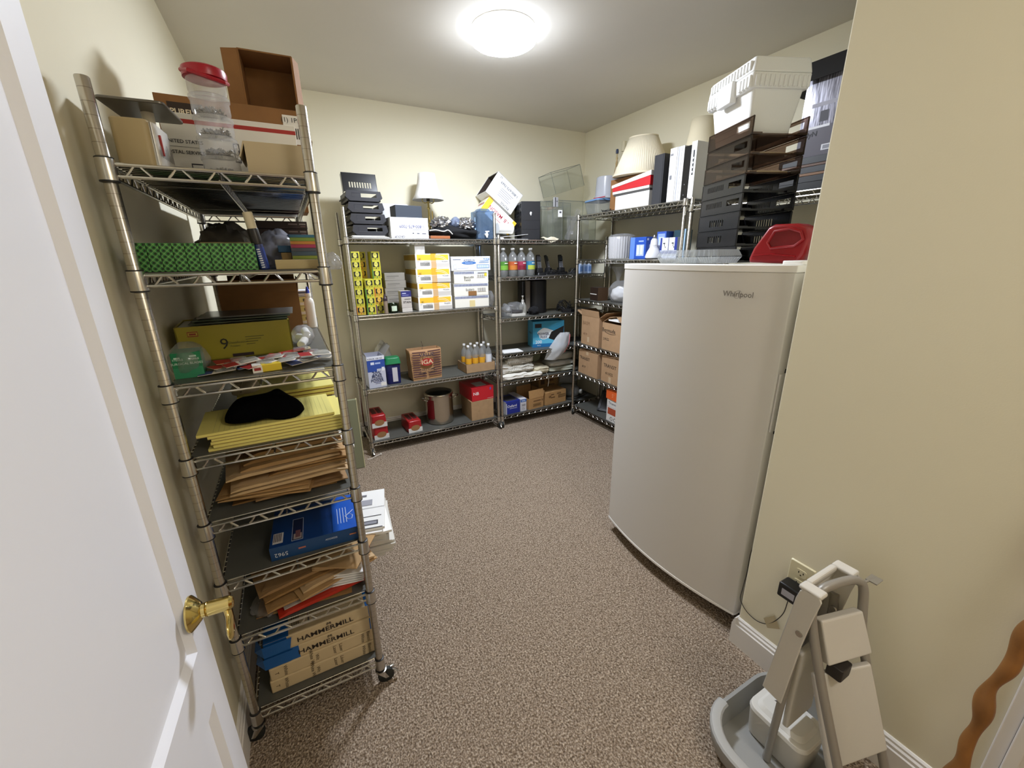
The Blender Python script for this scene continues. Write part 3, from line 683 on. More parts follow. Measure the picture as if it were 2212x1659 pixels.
ck = MB(); ck.tube([(.096,-.03,.0495),(.106,-.055,.0495),(.118,-.055,.0495),(.122,-.035,.0495),(.112,-.02,.0495),(.1,-.03,.0495),(.125,.0,.0495)], .0012, 5); ck.build('printed_loop', C('cfd9f0'), t)

# ---- seventh shelf: envelopes and mailers
zz = z7+.001
lump('clear_mailer', M_FILM, (-.225,1.40,z7+.013), (.05,.06,.016), .4, 3, 31, flat=.7, label='crumpled clear mailer at the front left of seventh shelf', cat='plastic film', ridge=.4)
specs7 = [(-.10,1.46,.30,.24,.006,-6,2,'kraft envelope at the bottom of seventh-shelf pile'),(-.06,1.44,.30,.22,.012,9,-1,'red plastic mailer in the pile on seventh shelf'),(-.05,1.46,.30,.22,.006,12,-2,'white plastic mailer lying on the red mailer'),
          (-.10,1.47,.30,.25,.007,12,0,'kraft envelope just above the white plastic mailer'),(-.03,1.47,.28,.25,.007,20,1,'kraft envelope turned sideways in seventh-shelf pile'),(-.02,1.48,.26,.24,.010,16,3,'pale kraft padded envelope in seventh-shelf pile'),
          (-.10,1.49,.32,.26,.008,15,2,'dark kraft envelope near top of seventh-shelf pile'),(-.12,1.50,.30,.26,.010,13,4,'topmost kraft envelope of the seventh-shelf pile')]
for cx,cy,w,d,th,rz,mi,lb in specs7:
    m = KR[mi] if mi >= 0 else (mat('red_poly','b5301f',.28) if mi == -1 else clear('white_poly','eeeeee',.75,.2,'d9d5cf'))
    env(cx,cy,zz,w,d,th,rz,m,lb,'envelopes on the seventh shelf',seam=mi >= 0); zz += th+.0045
# white flat-packed mailing boxes jutting from the shelf's right side
zz = z7+.001
for k in range(13):
    th = .0105; lx = .125+random.uniform(-.008,.012)+(.006*k if k < 5 else 0); y0 = 1.60+random.uniform(-.01,.015)
    o = thing('flat_mailing_box', 'flat white mailing box jutting right of the shelf, %s of pile' % (ORD[12-k] if 12-k < 9 else ['lowest','second from bottom','third from bottom','fourth from bottom'][k]), 'mailing box', (lx-.03,y0+.02,zz), R(-8+random.uniform(-5,5)), 'flat white mailing boxes jutting from seventh shelf')
    MB().box(-.14,.125,-.14,.15,0,th-.0008).build('body', C('cfccc5') if k < 9 else M_WHITE, o, smooth=0)
    if k == 12:
        dress(o, (.25,.29,th), [('t',.05,.95,.30,.315,'3a3a40'),('t',.6,.9,.10,.2,'3c3c44'),('t',.62,.88,.12,.18,'8a8a92'),('t',.05,.97,.02,.035,'45454c'),('t',.5,.8,.6,.75,'9a9aa2'),('t',.55,.7,.85,.9,'6a6a70'),('t',.05,1,.52,.527,'5a5a60')])
    zz += th
for k in range(5):
    o = env(.028+.005*k,1.47-.010*k,zz-.045+.006*k,.16,.22,.0045,-14-4*k,KR[3 if k % 2 else 1],'kraft envelope end poking out by the right post, %s' % ORD[4-k],'kraft envelopes beside the right post',seam=False)
for k in range(5):
    o = MB().box(-.11,.095,-.11,.11,0,.0035).build('postal_envelope', M_PAPER, None, (.012+.004*k,1.46,z7+.026+.010*k), (0,0,R(-10-1.5*k)), smooth=0)
    tag(o, 'white postal envelope with red edge by right post, %s' % ORD[4-k], 'envelope', 'red-edged postal envelopes')
    q = MB().box(.0905,.0955,-.111,.111,-.0002,.0038).build('red_edge', C('b53a30'), o, smooth=0)

# ---- bottom shelf: reams of legal paper
M_WRAP = mat('ream_wrapper','c9b48e',.5); M_BLUEW = mat('blue_ream_wrap','1d5a9e',.35)
for k in range(4):
    h = .053; z = z8+k*.0535; D = (.356,.216,h)
    lab = ['lowest paper ream with vertical language text','second paper ream from bottom, language text','second paper ream from top, torn blue wrapper','topmost paper ream with blue wrapped end'][k]
    tx = []; pr = []
    if k < 2:
        for u,s in ((.06,'T'),(.14,'White'),(.38,'White Weiß'),(.43,'Wit'),(.60,'Laser'),(.66,'Láser'),(.88,'White'),(.94,'Blanco')):
            tx.append(('f',u,.5,.017,s,'4a3a26',-90))
    else:
        tx = [('f',.55,.40,.027,'HAMMERMILL','2a2018',0,.0006,1.15)]
        tx.append(('f',.585,.80,.012,'(H)','2a2018',0,.0008))
        pr = [('f',0,.20 if k == 3 else .30,0,1,M_BLUEW),('f',.975,1,0,1,M_BLUEW),('l',0,1,0,1,M_BLUEW)]
        if k == 3: pr += [('t',0,.22,0,1,M_BLUEW),('t',.95,1,0,1,M_BLUEW),('t',.86,.94,.4,.7,'8d8069')]+[('t',.25+.02*i,.258+.02*i,.15,.5,'6b6455') for i in range(4)]
    o = pbox('paper_ream', lab, 'paper', (-.266+.004*(k%2),.090), (1.343+.003*k,1.559), (z,z+h), M_WRAP, pr, tx, rot=[0,.6,-.4,.8][k], bevel=.004)
    if k >= 2:
        f = MB(); f.add([(-.18,-.109,.002),(-.10,-.110,.004),(-.09,-.111,.05),(-.18,-.112,.05),(-.205,-.09,.025),(-.2,-.05,.04)], [(0,1,2,3),(0,3,4),(3,5,4)])
        f.build('torn_wrapper', M_BLUEW, o, smooth=0, solid=.0008)
# folded panel standing on edge beyond the unit
o = MB().box(-.155,.150,-.016,.016,0,.565).build('folded_panel', C('7f8065'), None, (.172,3.165,.002), (R(-2),0,R(-3)), smooth=0, bevel=.003)
tag(o, 'olive green folded board standing on edge between the two shelving units', 'board')
e = MB().box(.148,.1535,-.0175,.0175,0,.567).build('cream_edge', C('c9c49a'), o, smooth=0); e['label'] = 'cream edge strip'
# ================================================================== freezer and what stands on it
FT = 1.545
fz = thing('upright_freezer', 'tall white upright freezer with bowed door in the alcove', 'freezer', (0,0,0))
M_FRZ = mat('freezer_enamel','dcd9d4',.36,bump=.03,bump_scale=500)
MB().box(1.575,2.20,.808,1.612,.03,1.525).build('cabinet', M_FRZ, fz, smooth=0, bevel=.006)
def bow(y0, y1, xb, depth, xe, n=24, r=.012):
    pts = [(xb,y0)]; yc = (y0+y1)/2; hw = (y1-y0)/2
    pts.append((xe+r,y0))
    for i in range(n+1):
        y = y0+.004+(y1-y0-.008)*i/n; pts.append((xe-depth*(1-((y-yc)/hw)**2),y))
    pts.append((xe+r,y1)); pts.append((xb,y1)); return pts
door_m = MB(); door_m.prism(bow(.800,1.620,1.570,.058,1.500), .088, 1.520)
dr = door_m.build('door', M_FRZ, fz, smooth=40, bevel=.003)
MB().prism(bow(.797,1.623,1.60,.058,1.499), 1.5205, FT).build('top_cap', mat('freezer_white','f3f1ed',.4), fz, smooth=40, bevel=.002)
MB().prism(bow(.799,1.621,1.58,.0595,1.4990), .076, .0875).build('bottom_trim', mat('freezer_white','f3f1ed',.4), fz, smooth=40)
MB().box(1.60,2.18,.82,1.60,.0,.03).build('base', mat('dark_grey_metal','2b2a28',.6), fz, smooth=0)
MB().box(1.575,1.60,.83,1.60,.028,.075).build('kick_plate', mat('grey_metal','77736c',.5), fz, smooth=0)
MB().rbox(1.53,1.66,.80,.875,FT,FT+.014,.012).build('hinge_cover', mat('freezer_white','f3f1ed',.4), fz, bevel=.003)
hm = MB(); hm.box(1.5035,1.535,.7935,.7998,.945,1.17); hm.m = 1; hm.box(1.535,1.565,.7965,.7999,.93,1.185)
h_ = hm.build('door_handle', [M_FRZ, mat('handle_recess_shade','1a1918',.8)], dr, smooth=0, bevel=.001)  # raised black slab paints in the shade of the grip recess
M_LOGO = mat('logo_silver','8f8a84',.3,.6)
text('Whirlpool', .0285, M_LOGO, dr, (1.4452,.962,1.442), FROT['l'], 'logo', .0004)
rg = MB(); rg.tube([(1.444,.962+.012*math.cos(a)-.008*math.sin(a),1.442+.013*math.sin(a)+.005*math.cos(a)) for a in [2*PI*i/20 for i in range(20)]], .0007, 5, closed=True); rg.build('logo_ring', M_LOGO, dr)

# ---- stacked letter trays
def wall(mb, M, W, H, holes, t=.003):
    """upright wall in local (u along, v up) mapped by M, with rectangular holes (u0,u1,v0,v1) sharing one band"""
    old = mb.T; mb.T = M
    if not holes: mb.box(0,W,0,t,0,H)
    else:
        v0, v1 = holes[0][2], holes[0][3]
        mb.box(0,W,0,t,0,v0); mb.box(0,W,0,t,v1,H); u = 0
        for h in holes: mb.box(u,h[0],0,t,v0,v1); u = h[1]
        mb.box(u,W,0,t,v0,v1)
    mb.T = old
def tray_mesh(h, side, back, W=.25, L=.33, t=.003):
    mb = MB(); mb.box(0,W,.012,L,0,t)
    wall(mb, Matrix.Translation((0,L,0)) @ Matrix.Rotation(-PI/2,4,'Z'), L, h-.004, side)
    wall(mb, Matrix.Translation((W-t,L,0)) @ Matrix.Rotation(-PI/2,4,'Z'), L, h-.004, side)
    wall(mb, Matrix.Translation((0,L-t,0)), W, h-.012, back)
    mb.box(0,W,.010,.014,0,.008)
    for x in (0,W-t):                                        # rim beads and corner posts
        mb.tube([(x+t/2,.004,h-.004),(x+t/2,L-.004,h-.004)], .003, 6); mb.tube([(x+t/2,.004,.002),(x+t/2,L-.004,.002)], .0028, 6)
        mb.tube([(x+t/2,.004,0),(x+t/2,.004,h-.004)], .0032, 6); mb.tube([(x+t/2,L-.004,0),(x+t/2,L-.004,h-.004)], .0032, 6)
    mb.box(.003,.045,.0,.003,0,.010); mb.box(W-.045,W-.003,.0,.003,0,.010)
    return mb
M_SMOKE = clear('smoky_plastic','c2b3a8',.14,.08,'5a4d45'); M_BLK = mat('black_gloss_plastic','101012',.25)
TROT = R(-21.5); TP = Vector((1.80,1.24,FT)); th = .0735
slots = [(.10+.017*i,.109+.017*i,.018,.048) for i in range(7)]
cut = [(.215,.305,.030,.056)]
comb = [(.05+.0095*i,.0540+.0095*i,.030,.054) for i in range(14)]+[(.215,.305,.030,.054)]
bslots = [(.05+.016*i,.059+.016*i,.02,.048) for i in range(9)]
protoA = tray_mesh(th, slots, bslots); protoB = tray_mesh(th, comb, [(.06,.19,.03,.05)]); protoC = tray_mesh(th, cut, [(.06,.19,.03,.05)])
names = ['lowest black slotted letter tray of the stack on the freezer','second black slotted letter tray from the freezer top','third black slotted letter tray from the freezer top','black letter tray with fine comb vents, fourth from freezer top','black letter tray directly below the smoky trays','lowest smoky translucent letter tray, above the black trays','middle smoky translucent letter tray of three','topmost smoky letter tray, under the white foam cooler']
first = {}
for k in range(8):
    z = FT+.0015+k*th; kind = 'A' if k < 3 else ('B' if k < 5 else 'C')
    p = (TP.x+random.uniform(-.002,.002), TP.y+random.uniform(-.002,.002), z)
    if kind not in first:
        o = {'A':protoA,'B':protoB,'C':protoC}[kind].build('letter_tray', M_SMOKE if kind == 'C' else M_BLK, None, p, (0,0,TROT), smooth=0)
        first[kind] = tag(o, names[k], 'letter tray', 'stacked letter trays on the freezer')
    else: dup(first[kind], p, TROT, names[k])
def tl(x,y,z): v = Matrix.Rotation(TROT,3,'Z') @ Vector((x,y,0)); return (TP.x+v.x, TP.y+v.y, z)
for k,(lb,c) in enumerate((('cream envelope lying in the lowest smoky tray','c9b48e'),('cream folder lying in the middle smoky tray','cbb897'))):
    o = MB().box(-.10,.09,-.13,.12,0,.012).build('envelope', C(c), None, tl(.13,.175,FT+.008+(5+k)*th), (0,0,TROT+R(4)), smooth=0); tag(o, lb, 'envelope')
    if k: text('INSTITUTIONAL', .016, C('55483a'), o, (-.1012,.02,.006), FROT['l'])
# ---- foam cooler
M_FOAM = mat('white_polystyrene','eeeeec',.85,bump=.25,bump_scale=350)
ck = thing('foam_cooler', 'white foam cooler with ribbed lid on top of smoky trays', 'cooler', tl(.105,.165,FT+.0055+7*th), TROT)
mb = MB(); mb.rbox(-.092,.092,-.125,.125,0,.166,.015,4,-.022,-.022); mb.build('body', M_FOAM, ck)
mb = MB(); mb.rbox(-.128,.124,-.160,.160,.166,.220,.012,4,-.004,-.004)
for i in range(15):
    y = -.145+.0207*i
    if not (4 <= i <= 8): mb.box(-.137,-.126,y-.007,y+.007,.170,.212)
for i in range(12):
    x = -.115+.0207*i; mb.box(x-.006,x+.006,-.168,-.158,.170,.212)
mb.build('rim', M_FOAM, ck, bevel=.003)
mb = MB(); mb.rbox(-.132,.128,-.164,.164,.221,.276,.012,4,.008,.008)
for i in range(14): mb.box(-.137,-.120,-.137+.0207*i-.0068,-.137+.0207*i+.0068,.230,.264)
mb.build('lid', M_FOAM, ck, bevel=.004)
mb = MB(); mb.box(-.146,-.118,-.045,.058,.145,.228); mb.build('latch_pad', M_FOAM, ck, bevel=.004)

# ---- clear clamshell
cs_ = thing('clamshell_container', 'empty clear plastic muffin clamshell lying on the freezer top', 'food container', (1.66,1.325,FT+.001), R(4))
def ridged(mb, x0,x1,y0,y1,z0,z1,t,amp,n):
    rings = []
    for i,(z,s) in enumerate(((z0,0),(z0+(z1-z0)*.5,.5),(z1,1))):
        rg = []; a0,a1,b0,b1 = x0-t*(s-1)*-1, x1+t*(s-1)*-1*-1, y0, y1
        X0,X1,Y0,Y1 = x0+t*(1-s),x1-t*(1-s),y0+t*(1-s),y1-t*(1-s)
        per = []
        for q in range(n): per.append((X0+(X1-X0)*q/n,Y0,0,-1))
        for q in range(n): per.append((X1,Y0+(Y1-Y0)*q/n,1,0))
        for q in range(n): per.append((X1-(X1-X0)*q/n,Y1,0,1))
        for q in range(n): per.append((X0,Y1-(Y1-Y0)*q/n,-1,0))
        for q,(x,y,nx,ny) in enumerate(per):
            e = amp if q % 2 else -amp
            rg.append((x+nx*e,y+ny*e,z))
        rings.append(rg)
    mb.shell(rings)
b_ = MB()
for k in range(3):
    y0 = -.155+.104*k; ridged(b_, -.09,.09,y0,y0+.10,.001,.028,.014,.0016,16)
b_.add([(-.10,-.165,.029),(.10,-.165,.029),(.10,.165,.029),(-.10,.165,.029),(-.09,-.155,.029),(.09,-.155,.029),(.09,.155,.029),(-.09,.155,.029)],[(0,1,5,4),(1,2,6,5),(2,3,7,6),(3,0,4,7)])
b_.build('base', M_CLEARH, cs_, smooth=0)
l_ = MB(); ridged(l_, -.09,.09,-.155,.155,.058,.031,.012,.0016,26)
l_.add([(-.10,-.165,.0305),(.10,-.165,.0305),(.10,.165,.0305),(-.10,.165,.0305),(-.09,-.155,.031),(.09,-.155,.031),(.09,.155,.031),(-.09,.155,.031)],[(0,1,5,4),(1,2,6,5),(2,3,7,6),(3,0,4,7)])
l_.build('lid', M_CLEARH, cs_, smooth=0)

# ---- red plastic jug
M_RED = mat('red_plastic','8c0810',.32)
jg = thing('plastic_jug', 'red plastic jug lying on its side on the freezer, by the wall', 'jug', (1.665,.948,FT+.002), R(5))
JS = .92
poly = [(y*JS,z*JS) for y,z in [(-.115,.004),(-.117,.022),(-.104,.062),(-.055,.142),(-.034,.152),(.048,.150),(.090,.132),(.104,.100),(.092,.035),(.078,.004),(.02,.0)]]
mb = MB(); k = len(poly)
L0 = [(-.045,-y*.93-.0,z*.93+.004) for y,z in poly]; L1 = [(-.034,-y,z) for y,z in poly]; L2 = [(.05,-y,z) for y,z in poly]; L3 = [(.06,-y*.93,z*.93+.004) for y,z in poly]
mb.add(L0+L1+L2+L3, [tuple(range(k)), tuple(reversed(range(3*k,4*k)))]+[(r*k+i,r*k+(i+1)%k,(r+1)*k+(i+1)%k,(r+1)*k+i) for r in range(3) for i in range(k)])
mb.build('body', M_RED, jg, smooth=45, bevel=.006, seg=3)
hn = MB(); hp = [(y*JS,z*JS) for y,z in [(-.046,.082),(-.025,.125),(.03,.132),(.07,.118),(.083,.09),(.055,.066),(-.03,.060)]]
hn.tube([(-.047,-y,z) for y,z in hp], .0055, 8, closed=True); hn.build('handle_rim', M_RED, jg)
MB().slab([(-.0462,-y*.96,z*.99) for y,z in reversed(hp)], .0006).build('handle_recess', mat('shaded_red_plastic','6e060c',.35), jg, smooth=0)  # flat darker red sheet, shade of the recess put into its colour
hn = MB(); hn.tube([(-.047,.09,.03),(-.047,.03,.035),(-.047,-.06,.025)], .003, 6); hn.build('moulded_rib', M_RED, jg)

# ---- silver carton and flat stack on the unit behind the freezer
zD = DZ[3]+LT
for k,(lb,c,h) in enumerate((('lowest black binder under the silver carton','141416',.034),('second black binder under the silver carton','1b1a1c',.030),('tan kraft folder between black binders under silver carton','7c5a3c',.012),('third black binder under the silver carton','121214',.030),('brown folder under the uppermost black binder','5a3c28',.012),('uppermost black binder directly under the silver carton','0f0f11',.034))):
    zz = zD+[0,.0345,.065,.0775,.108,.1205][k]
    pbox('binder' if 'binder' in lb and 'folder' not in lb else 'folder', lb, 'binder' if 'binder' in lb and 'folder' not in lb else 'folder', (2.462,2.80), (1.10,1.50+.01*(k%2)), (zz,zz+h), C(c,.4), rot=random.uniform(-2,2))
def _silver(nt, b):
    N = nt.nodes.new; L = nt.links.new
    tc = N('ShaderNodeTexCoord'); mp = N('ShaderNodeMapping'); mp.inputs['Scale'].default_value = (1,60,4); L(tc.outputs['Object'], mp.inputs[0])
    n = N('ShaderNodeTexNoise'); n.inputs['Scale'].default_value = 3; n.inputs['Detail'].default_value = 4; L(mp.outputs[0], n.inputs['Vector'])
    r = N('ShaderNodeValToRGB'); r.color_ramp.elements[0].position = .35; r.color_ramp.elements[0].color = (*srgb('4c4a52'),1); r.color_ramp.elements[1].position = .65; r.color_ramp.elements[1].color = (*srgb('b9b8c6'),1)
    L(n.outputs['Fac'], r.inputs['Fac']); L(r.outputs[0], b.inputs['Base Color']); b.inputs['Roughness'].default_value = .16; b.inputs['Metallic'].default_value = .35
M_SILV = nodes_mat('film_wrapped_card', _silver)
carton('wrapped_carton', 'tall silver film-wrapped carton with open black flaps', 'carton', (2.50,2.80), (1.10,1.452), (zD+.156,zD+.60), M_SILV, (('b',215,.16),('l',250,.10),('r',215,.15),('f',240,.12)),
       [('l',0,.62,0,.32,mat('grey_film','6b6972',.15)),('l',.12,.45,.52,.56,'a9a8b4'),('l',.25,.36,.36,.47,'4a4950'),('l',.08,.40,.30,.325,'e4e4ea'),('l',.34,.50,.06,.12,'d8d8de'),('l',.36,.48,.07,.11,'8a8a92')],
       [('l',.10,.245,.034,'ReadyN','1e1e24',0,.0004)], rot=0)
for ch in [o for o in COL.objects if o.name.startswith('wrapped_carton')][-1].children:
    if ch.name.startswith('flap'): ch.data.materials[0] = mat('black_card','0d0a0a',.7)

# ================================================================== wall outlet, adapter and cord
t = thing('wall_outlet', 'ivory duplex outlet on the right wall', 'outlet', (XN,.576,.475), FROT['l'])
M_IVORY = mat('ivory_plastic','d9d1b0',.35)
MB().rbox(-.042,.042,-.060,.060,0,.006,.005,4,.003,.003).build('cover_plate', M_IVORY, t, bevel=.001)
for y in (.022,-.022):
    r_ = MB(); r_.rbox(-.017,.017,y-.0145,y+.0145,.005,.0078,.007); rc = r_.build('receptacle', M_IVORY, t)
    s_ = MB(); s_.box(-.009,-.006,y-.001,y+.007,.0076,.0082); s_.box(.006,.009,y-.001,y+.007,.0076,.0082); s_.lathe([(.0028,.0076),(.0028,.0082)], 10, (0,y-.007,0)); s_.build('slots', C('2c2618'), rc, smooth=0)
ad = MB().rbox(-.036,.030,-.028,.030,0,.052,.006,3).build('power_adapter', mat('adapter_black','121214',.35), None, (XN-.0085,.578,.428), FROT['l'], bevel=.004)
tag(ad, 'black plug-in power adapter in the lower socket', 'adapter')
ad.rotation_euler = FROT['l']
MB().box(-.022,.020,-.014,.012,.0521,.0524).build('rating_label', C('a9a6ac',.3), ad, smooth=0)
cd = MB(); cpts = [(1.43,.588,.398),(1.44,.592,.36),(1.448,.60,.30),(1.450,.62,.245),(1.451,.645,.205),(1.451,.668,.188),(1.451,.69,.182),(1.451,.71,.184),(1.451,.728,.19),(1.451,.748,.205),(1.458,.765,.222),(1.475,.772,.26),(1.49,.775,.33),(1.492,.776,.42),(1.515,.777,.50),(1.53,.778,.60)]
tag(cd.build('adapter_cord', mat('black_cord','2a261f',.5), None), 'thin black cord looping from the adapter behind the freezer', 'cord')
_c = [o for o in COL.objects if o.name == 'adapter_cord'][0]
cd2 = MB(); 
def smooth_path(P, n=6):
    P = [Vector(p) for p in P]; out = []
    for i in range(len(P)-1):
        p0,p1,p2,p3 = P[max(i-1,0)],P[i],P[i+1],P[min(i+2,len(P)-1)]
        for j in range(n):
            t = j/n; out.append(.5*((2*p1)+(-p0+p2)*t+(2*p0-5*p1+4*p2-p3)*t*t+(-p0+3*p1-3*p2+p3)*t**3))
    out.append(P[-1]); return out
cd2.tube(smooth_path(cpts), .0016, 6); _m = cd2.build('tmp_cord', mat('black_cord','2a261f',.5), None); _c.data = _m.data; bpy.data.objects.remove(_m)
tp = MB().quad((1.4497,.600,.222),(1.4497,.642,.188),(1.4497,.662,.218),(1.4497,.628,.262)); tag(tp.build('masking_tape', C('b9ab8a'), None, solid=.0006, smooth=0), 'tan tape tab holding the cord to the wall', 'tape')

# ================================================================== step stool
M_STW = mat('stool_white_plastic','cfcbc3',.42); M_STG = mat('stool_grey_tube','97928a',.4,.2)
st = thing('step_stool', 'folding step stool, white plastic steps on grey tube legs, by the right wall', 'step stool', (0,0,0))
tb = MB(); tb.tube(smooth_path([(1.150,.187,0),(1.150,.267,.211),(1.150,.35,.43),(1.150,.40,.58),(1.152,.412,.64),(1.172,.412,.686),(1.205,.405,.698),(1.27,.390,.699),(1.300,.378,.692),(1.312,.366,.665),(1.312,.345,.54),(1.312,.307,.42),(1.312,.216,.164),(1.312,.160,0)],5), .0120, 12)
tb.build('leg_frame', M_STG, st)
for x in (1.140,1.318):
    l_ = MB(); l_.tube(smooth_path([(x,.428,.60),(x,.423,.52),(x-.001,.424,.38),(x-.003,.426,.16),(x-.003,.427,.02)],4), [.0115]*16+[.0135], 12, ry=[.009]*17)
    o = l_.build('leg', M_STG, st)
    MB().lathe([(.009,-.004),(.010,0),(.009,.004),(0,.006)], 14, (x-.014,.418,.556), 'x').build('rivet', mat('steel_rivet','b5b0a8',.25,.9), o)
def strip(mb, xa, xb, path, t):
    for i in range(len(path)-1):
        (y0,z0),(y1,z1) = path[i],path[i+1]
        mb.slab([(xa,y0,z0),(xb,y0,z0),(xb,y1,z1),(xa,y1,z1)], t)
pn = MB(); xa, xb = 1.124,1.328
side = [(.478,.288),(.446,.66),(.440,.690),(.424,.704),(.392,.702),(.386,.690),(.396,.62),(.406,.52),(.420,.280)]
for x0,x1 in ((xa,xa+.006),(xb-.006,xb)):
    pn.add([(x0,y,z) for y,z in side]+[(x1,y,z) for y,z in side], [tuple(range(9)),tuple(reversed(range(9,18)))]+[(i,(i+1)%9,9+(i+1)%9,9+i) for i in range(9)])
strip(pn, xa, xb, [(.478,.288),(.446,.66),(.440,.690)], .005)
pn.build('front_panel', M_STW, st, smooth=0, bevel=.004)
hd_ = MB(); hd_.box(xa,xa+.036,.388,.446,.694,.708); hd_.box(xb-.036,xb,.388,.446,.694,.708); hd_.box(xa+.036,xb-.036,.428,.446,.690,.708); hd_.build('handle_tray', M_STW, st, smooth=0, bevel=.006, seg=3)
def board(name, pts, th):
    b = MB(); b.slab(pts, th); return b.build(name, M_STW, st, smooth=0, bevel=.006, seg=3)
board('step', [(1.172,.392,.600),(1.300,.350,.612),(1.300,.305,.50),(1.172,.350,.478)], .03)
board('step', [(1.165,.375,.42),(1.295,.300,.47),(1.295,.215,.24),(1.165,.285,.15)], .02)
board('step', [(1.160,.412,.46),(1.300,.412,.46),(1.300,.402,.17),(1.160,.402,.17)], .018)
MB().rbox(1.195,1.25,.325,.365,.43,.470,.006).build('latch_block', mat('dark_latch','2a2522',.5), st, bevel=.002)
mb = MB(); mb.tube([(1.304,.372,.690),(1.322,.366,.694),(1.352,.360,.694)], .004, 6); mb.box(1.322,1.358,.345,.372,.694,.6975); mb.build('release_lever', mat('steel_lever','a8a49c',.3,.6), st)

# ---- grey tub with white lidded box beside the stool
M_TUB = mat('grey_tub_plastic','9b9b98',.4); M_TUBD = mat('dark_tub_lining','33312f',.5)
tb = thing('plastic_tub', 'low rounded grey plastic tub on the carpet by the step stool', 'tub', (0,0,0), 0)
def rring(x0,x1,y0,y1,r,z,n=8):
    o = []
    for cx,cy,a0 in ((x1-r,y0+r,-90),(x1-r,y1-r,0),(x0+r,y1-r,90),(x0+r,y0+r,180)):
        for i in range(n+1): a = R(a0+90*i/n); o.append((cx+r*math.cos(a),cy+r*math.sin(a),z))
    return o
ob = MB(); X0,X1,Y0,Y1 = .985,1.43,.295,.588
ob.shell([rring(X0+.03,X1-.02,Y0+.02,Y1-.02,.10,.004),rring(X0+.006,X1-.004,Y0+.004,Y1-.004,.12,.035),rring(X0,X1,Y0,Y1,.125,.07),rring(X0-.003,X1+.003,Y0-.003,Y1+.003,.126,.078),rring(X0,X1,Y0,Y1,.125,.090),rring(X0+.018,X1-.012,Y0+.012,Y1-.012,.115,.092),rring(X0+.022,X1-.016,Y0+.016,Y1-.016,.11,.07),rring(X0+.04,X1-.03,Y0+.03,Y1-.03,.09,.014)])
ob.add(rring(X0+.04,X1-.03,Y0+.03,Y1-.03,.09,.014), [tuple(range(36))])
ob.build('shell', M_TUB, tb, smooth=50)
arc = rring(X0,X1,Y0,Y1,.125,.094)
seg = [p for p in arc if p[0] < X0+.126]
ri = MB(); ri.tube([(p[0]+.012,p[1]+(.004 if p[1] < .44 else -.008),p[2]) for p in seg], .018, 8, ry=[.008]*len(seg)); ri.build('rim_band', mat('grey_rim_plastic','aaaaa8',.4), tb)
wb = thing('lidded_box', 'white plastic lidded box sitting inside the grey tub', 'storage box', (1.235,.432,.0165), R(0))
mb = MB(); mb.rbox(-.070,.058,-.082,.088,0,.108,.030,5,-.006,-.006); mb.build('body', M_STW, wb, bevel=.004)
mb = MB(); mb.rbox(-.080,.068,-.090,.096,.108,.122,.034,5,.003,.003); mb.rbox(-.062,.050,-.072,.078,.122,.134,.026,5,.010,.010); mb.build('lid', mat('box_lid_white','e3e1db',.4), wb, bevel=.004)
mb = MB(); mb.add([(-.012,.018,.1344),(.014,.034,.1344),(-.004,.048,.1344),(-.002,.030,.1344)], [(0,1,2,3)]); mb.build('lid_arrow', C('3a3234'), wb, smooth=0)
# ---- knobbly wooden stick leaning by the right wall
sp = []; rs = []
for i in range(110):
    t_ = i/109; z = t_*1.12; w1 = .005*math.sin(t_*17)+.004*math.sin(t_*41+1)
    sp.append((1.36+.075*t_, .118-.030*t_+w1, z)); rs.append(.0150+.003*math.sin(t_*33)+.0022*math.sin(t_*57+2))
mb = MB(); mb.tube(sp, rs, 16)
tag(mb.build('walking_stick', mat('knotty_wood','8a5c2c',.5,noise_amt=.2,noise_scale=14), None, smooth=60), 'knobbly brown wooden walking stick leaning against the right wall', 'walking stick')
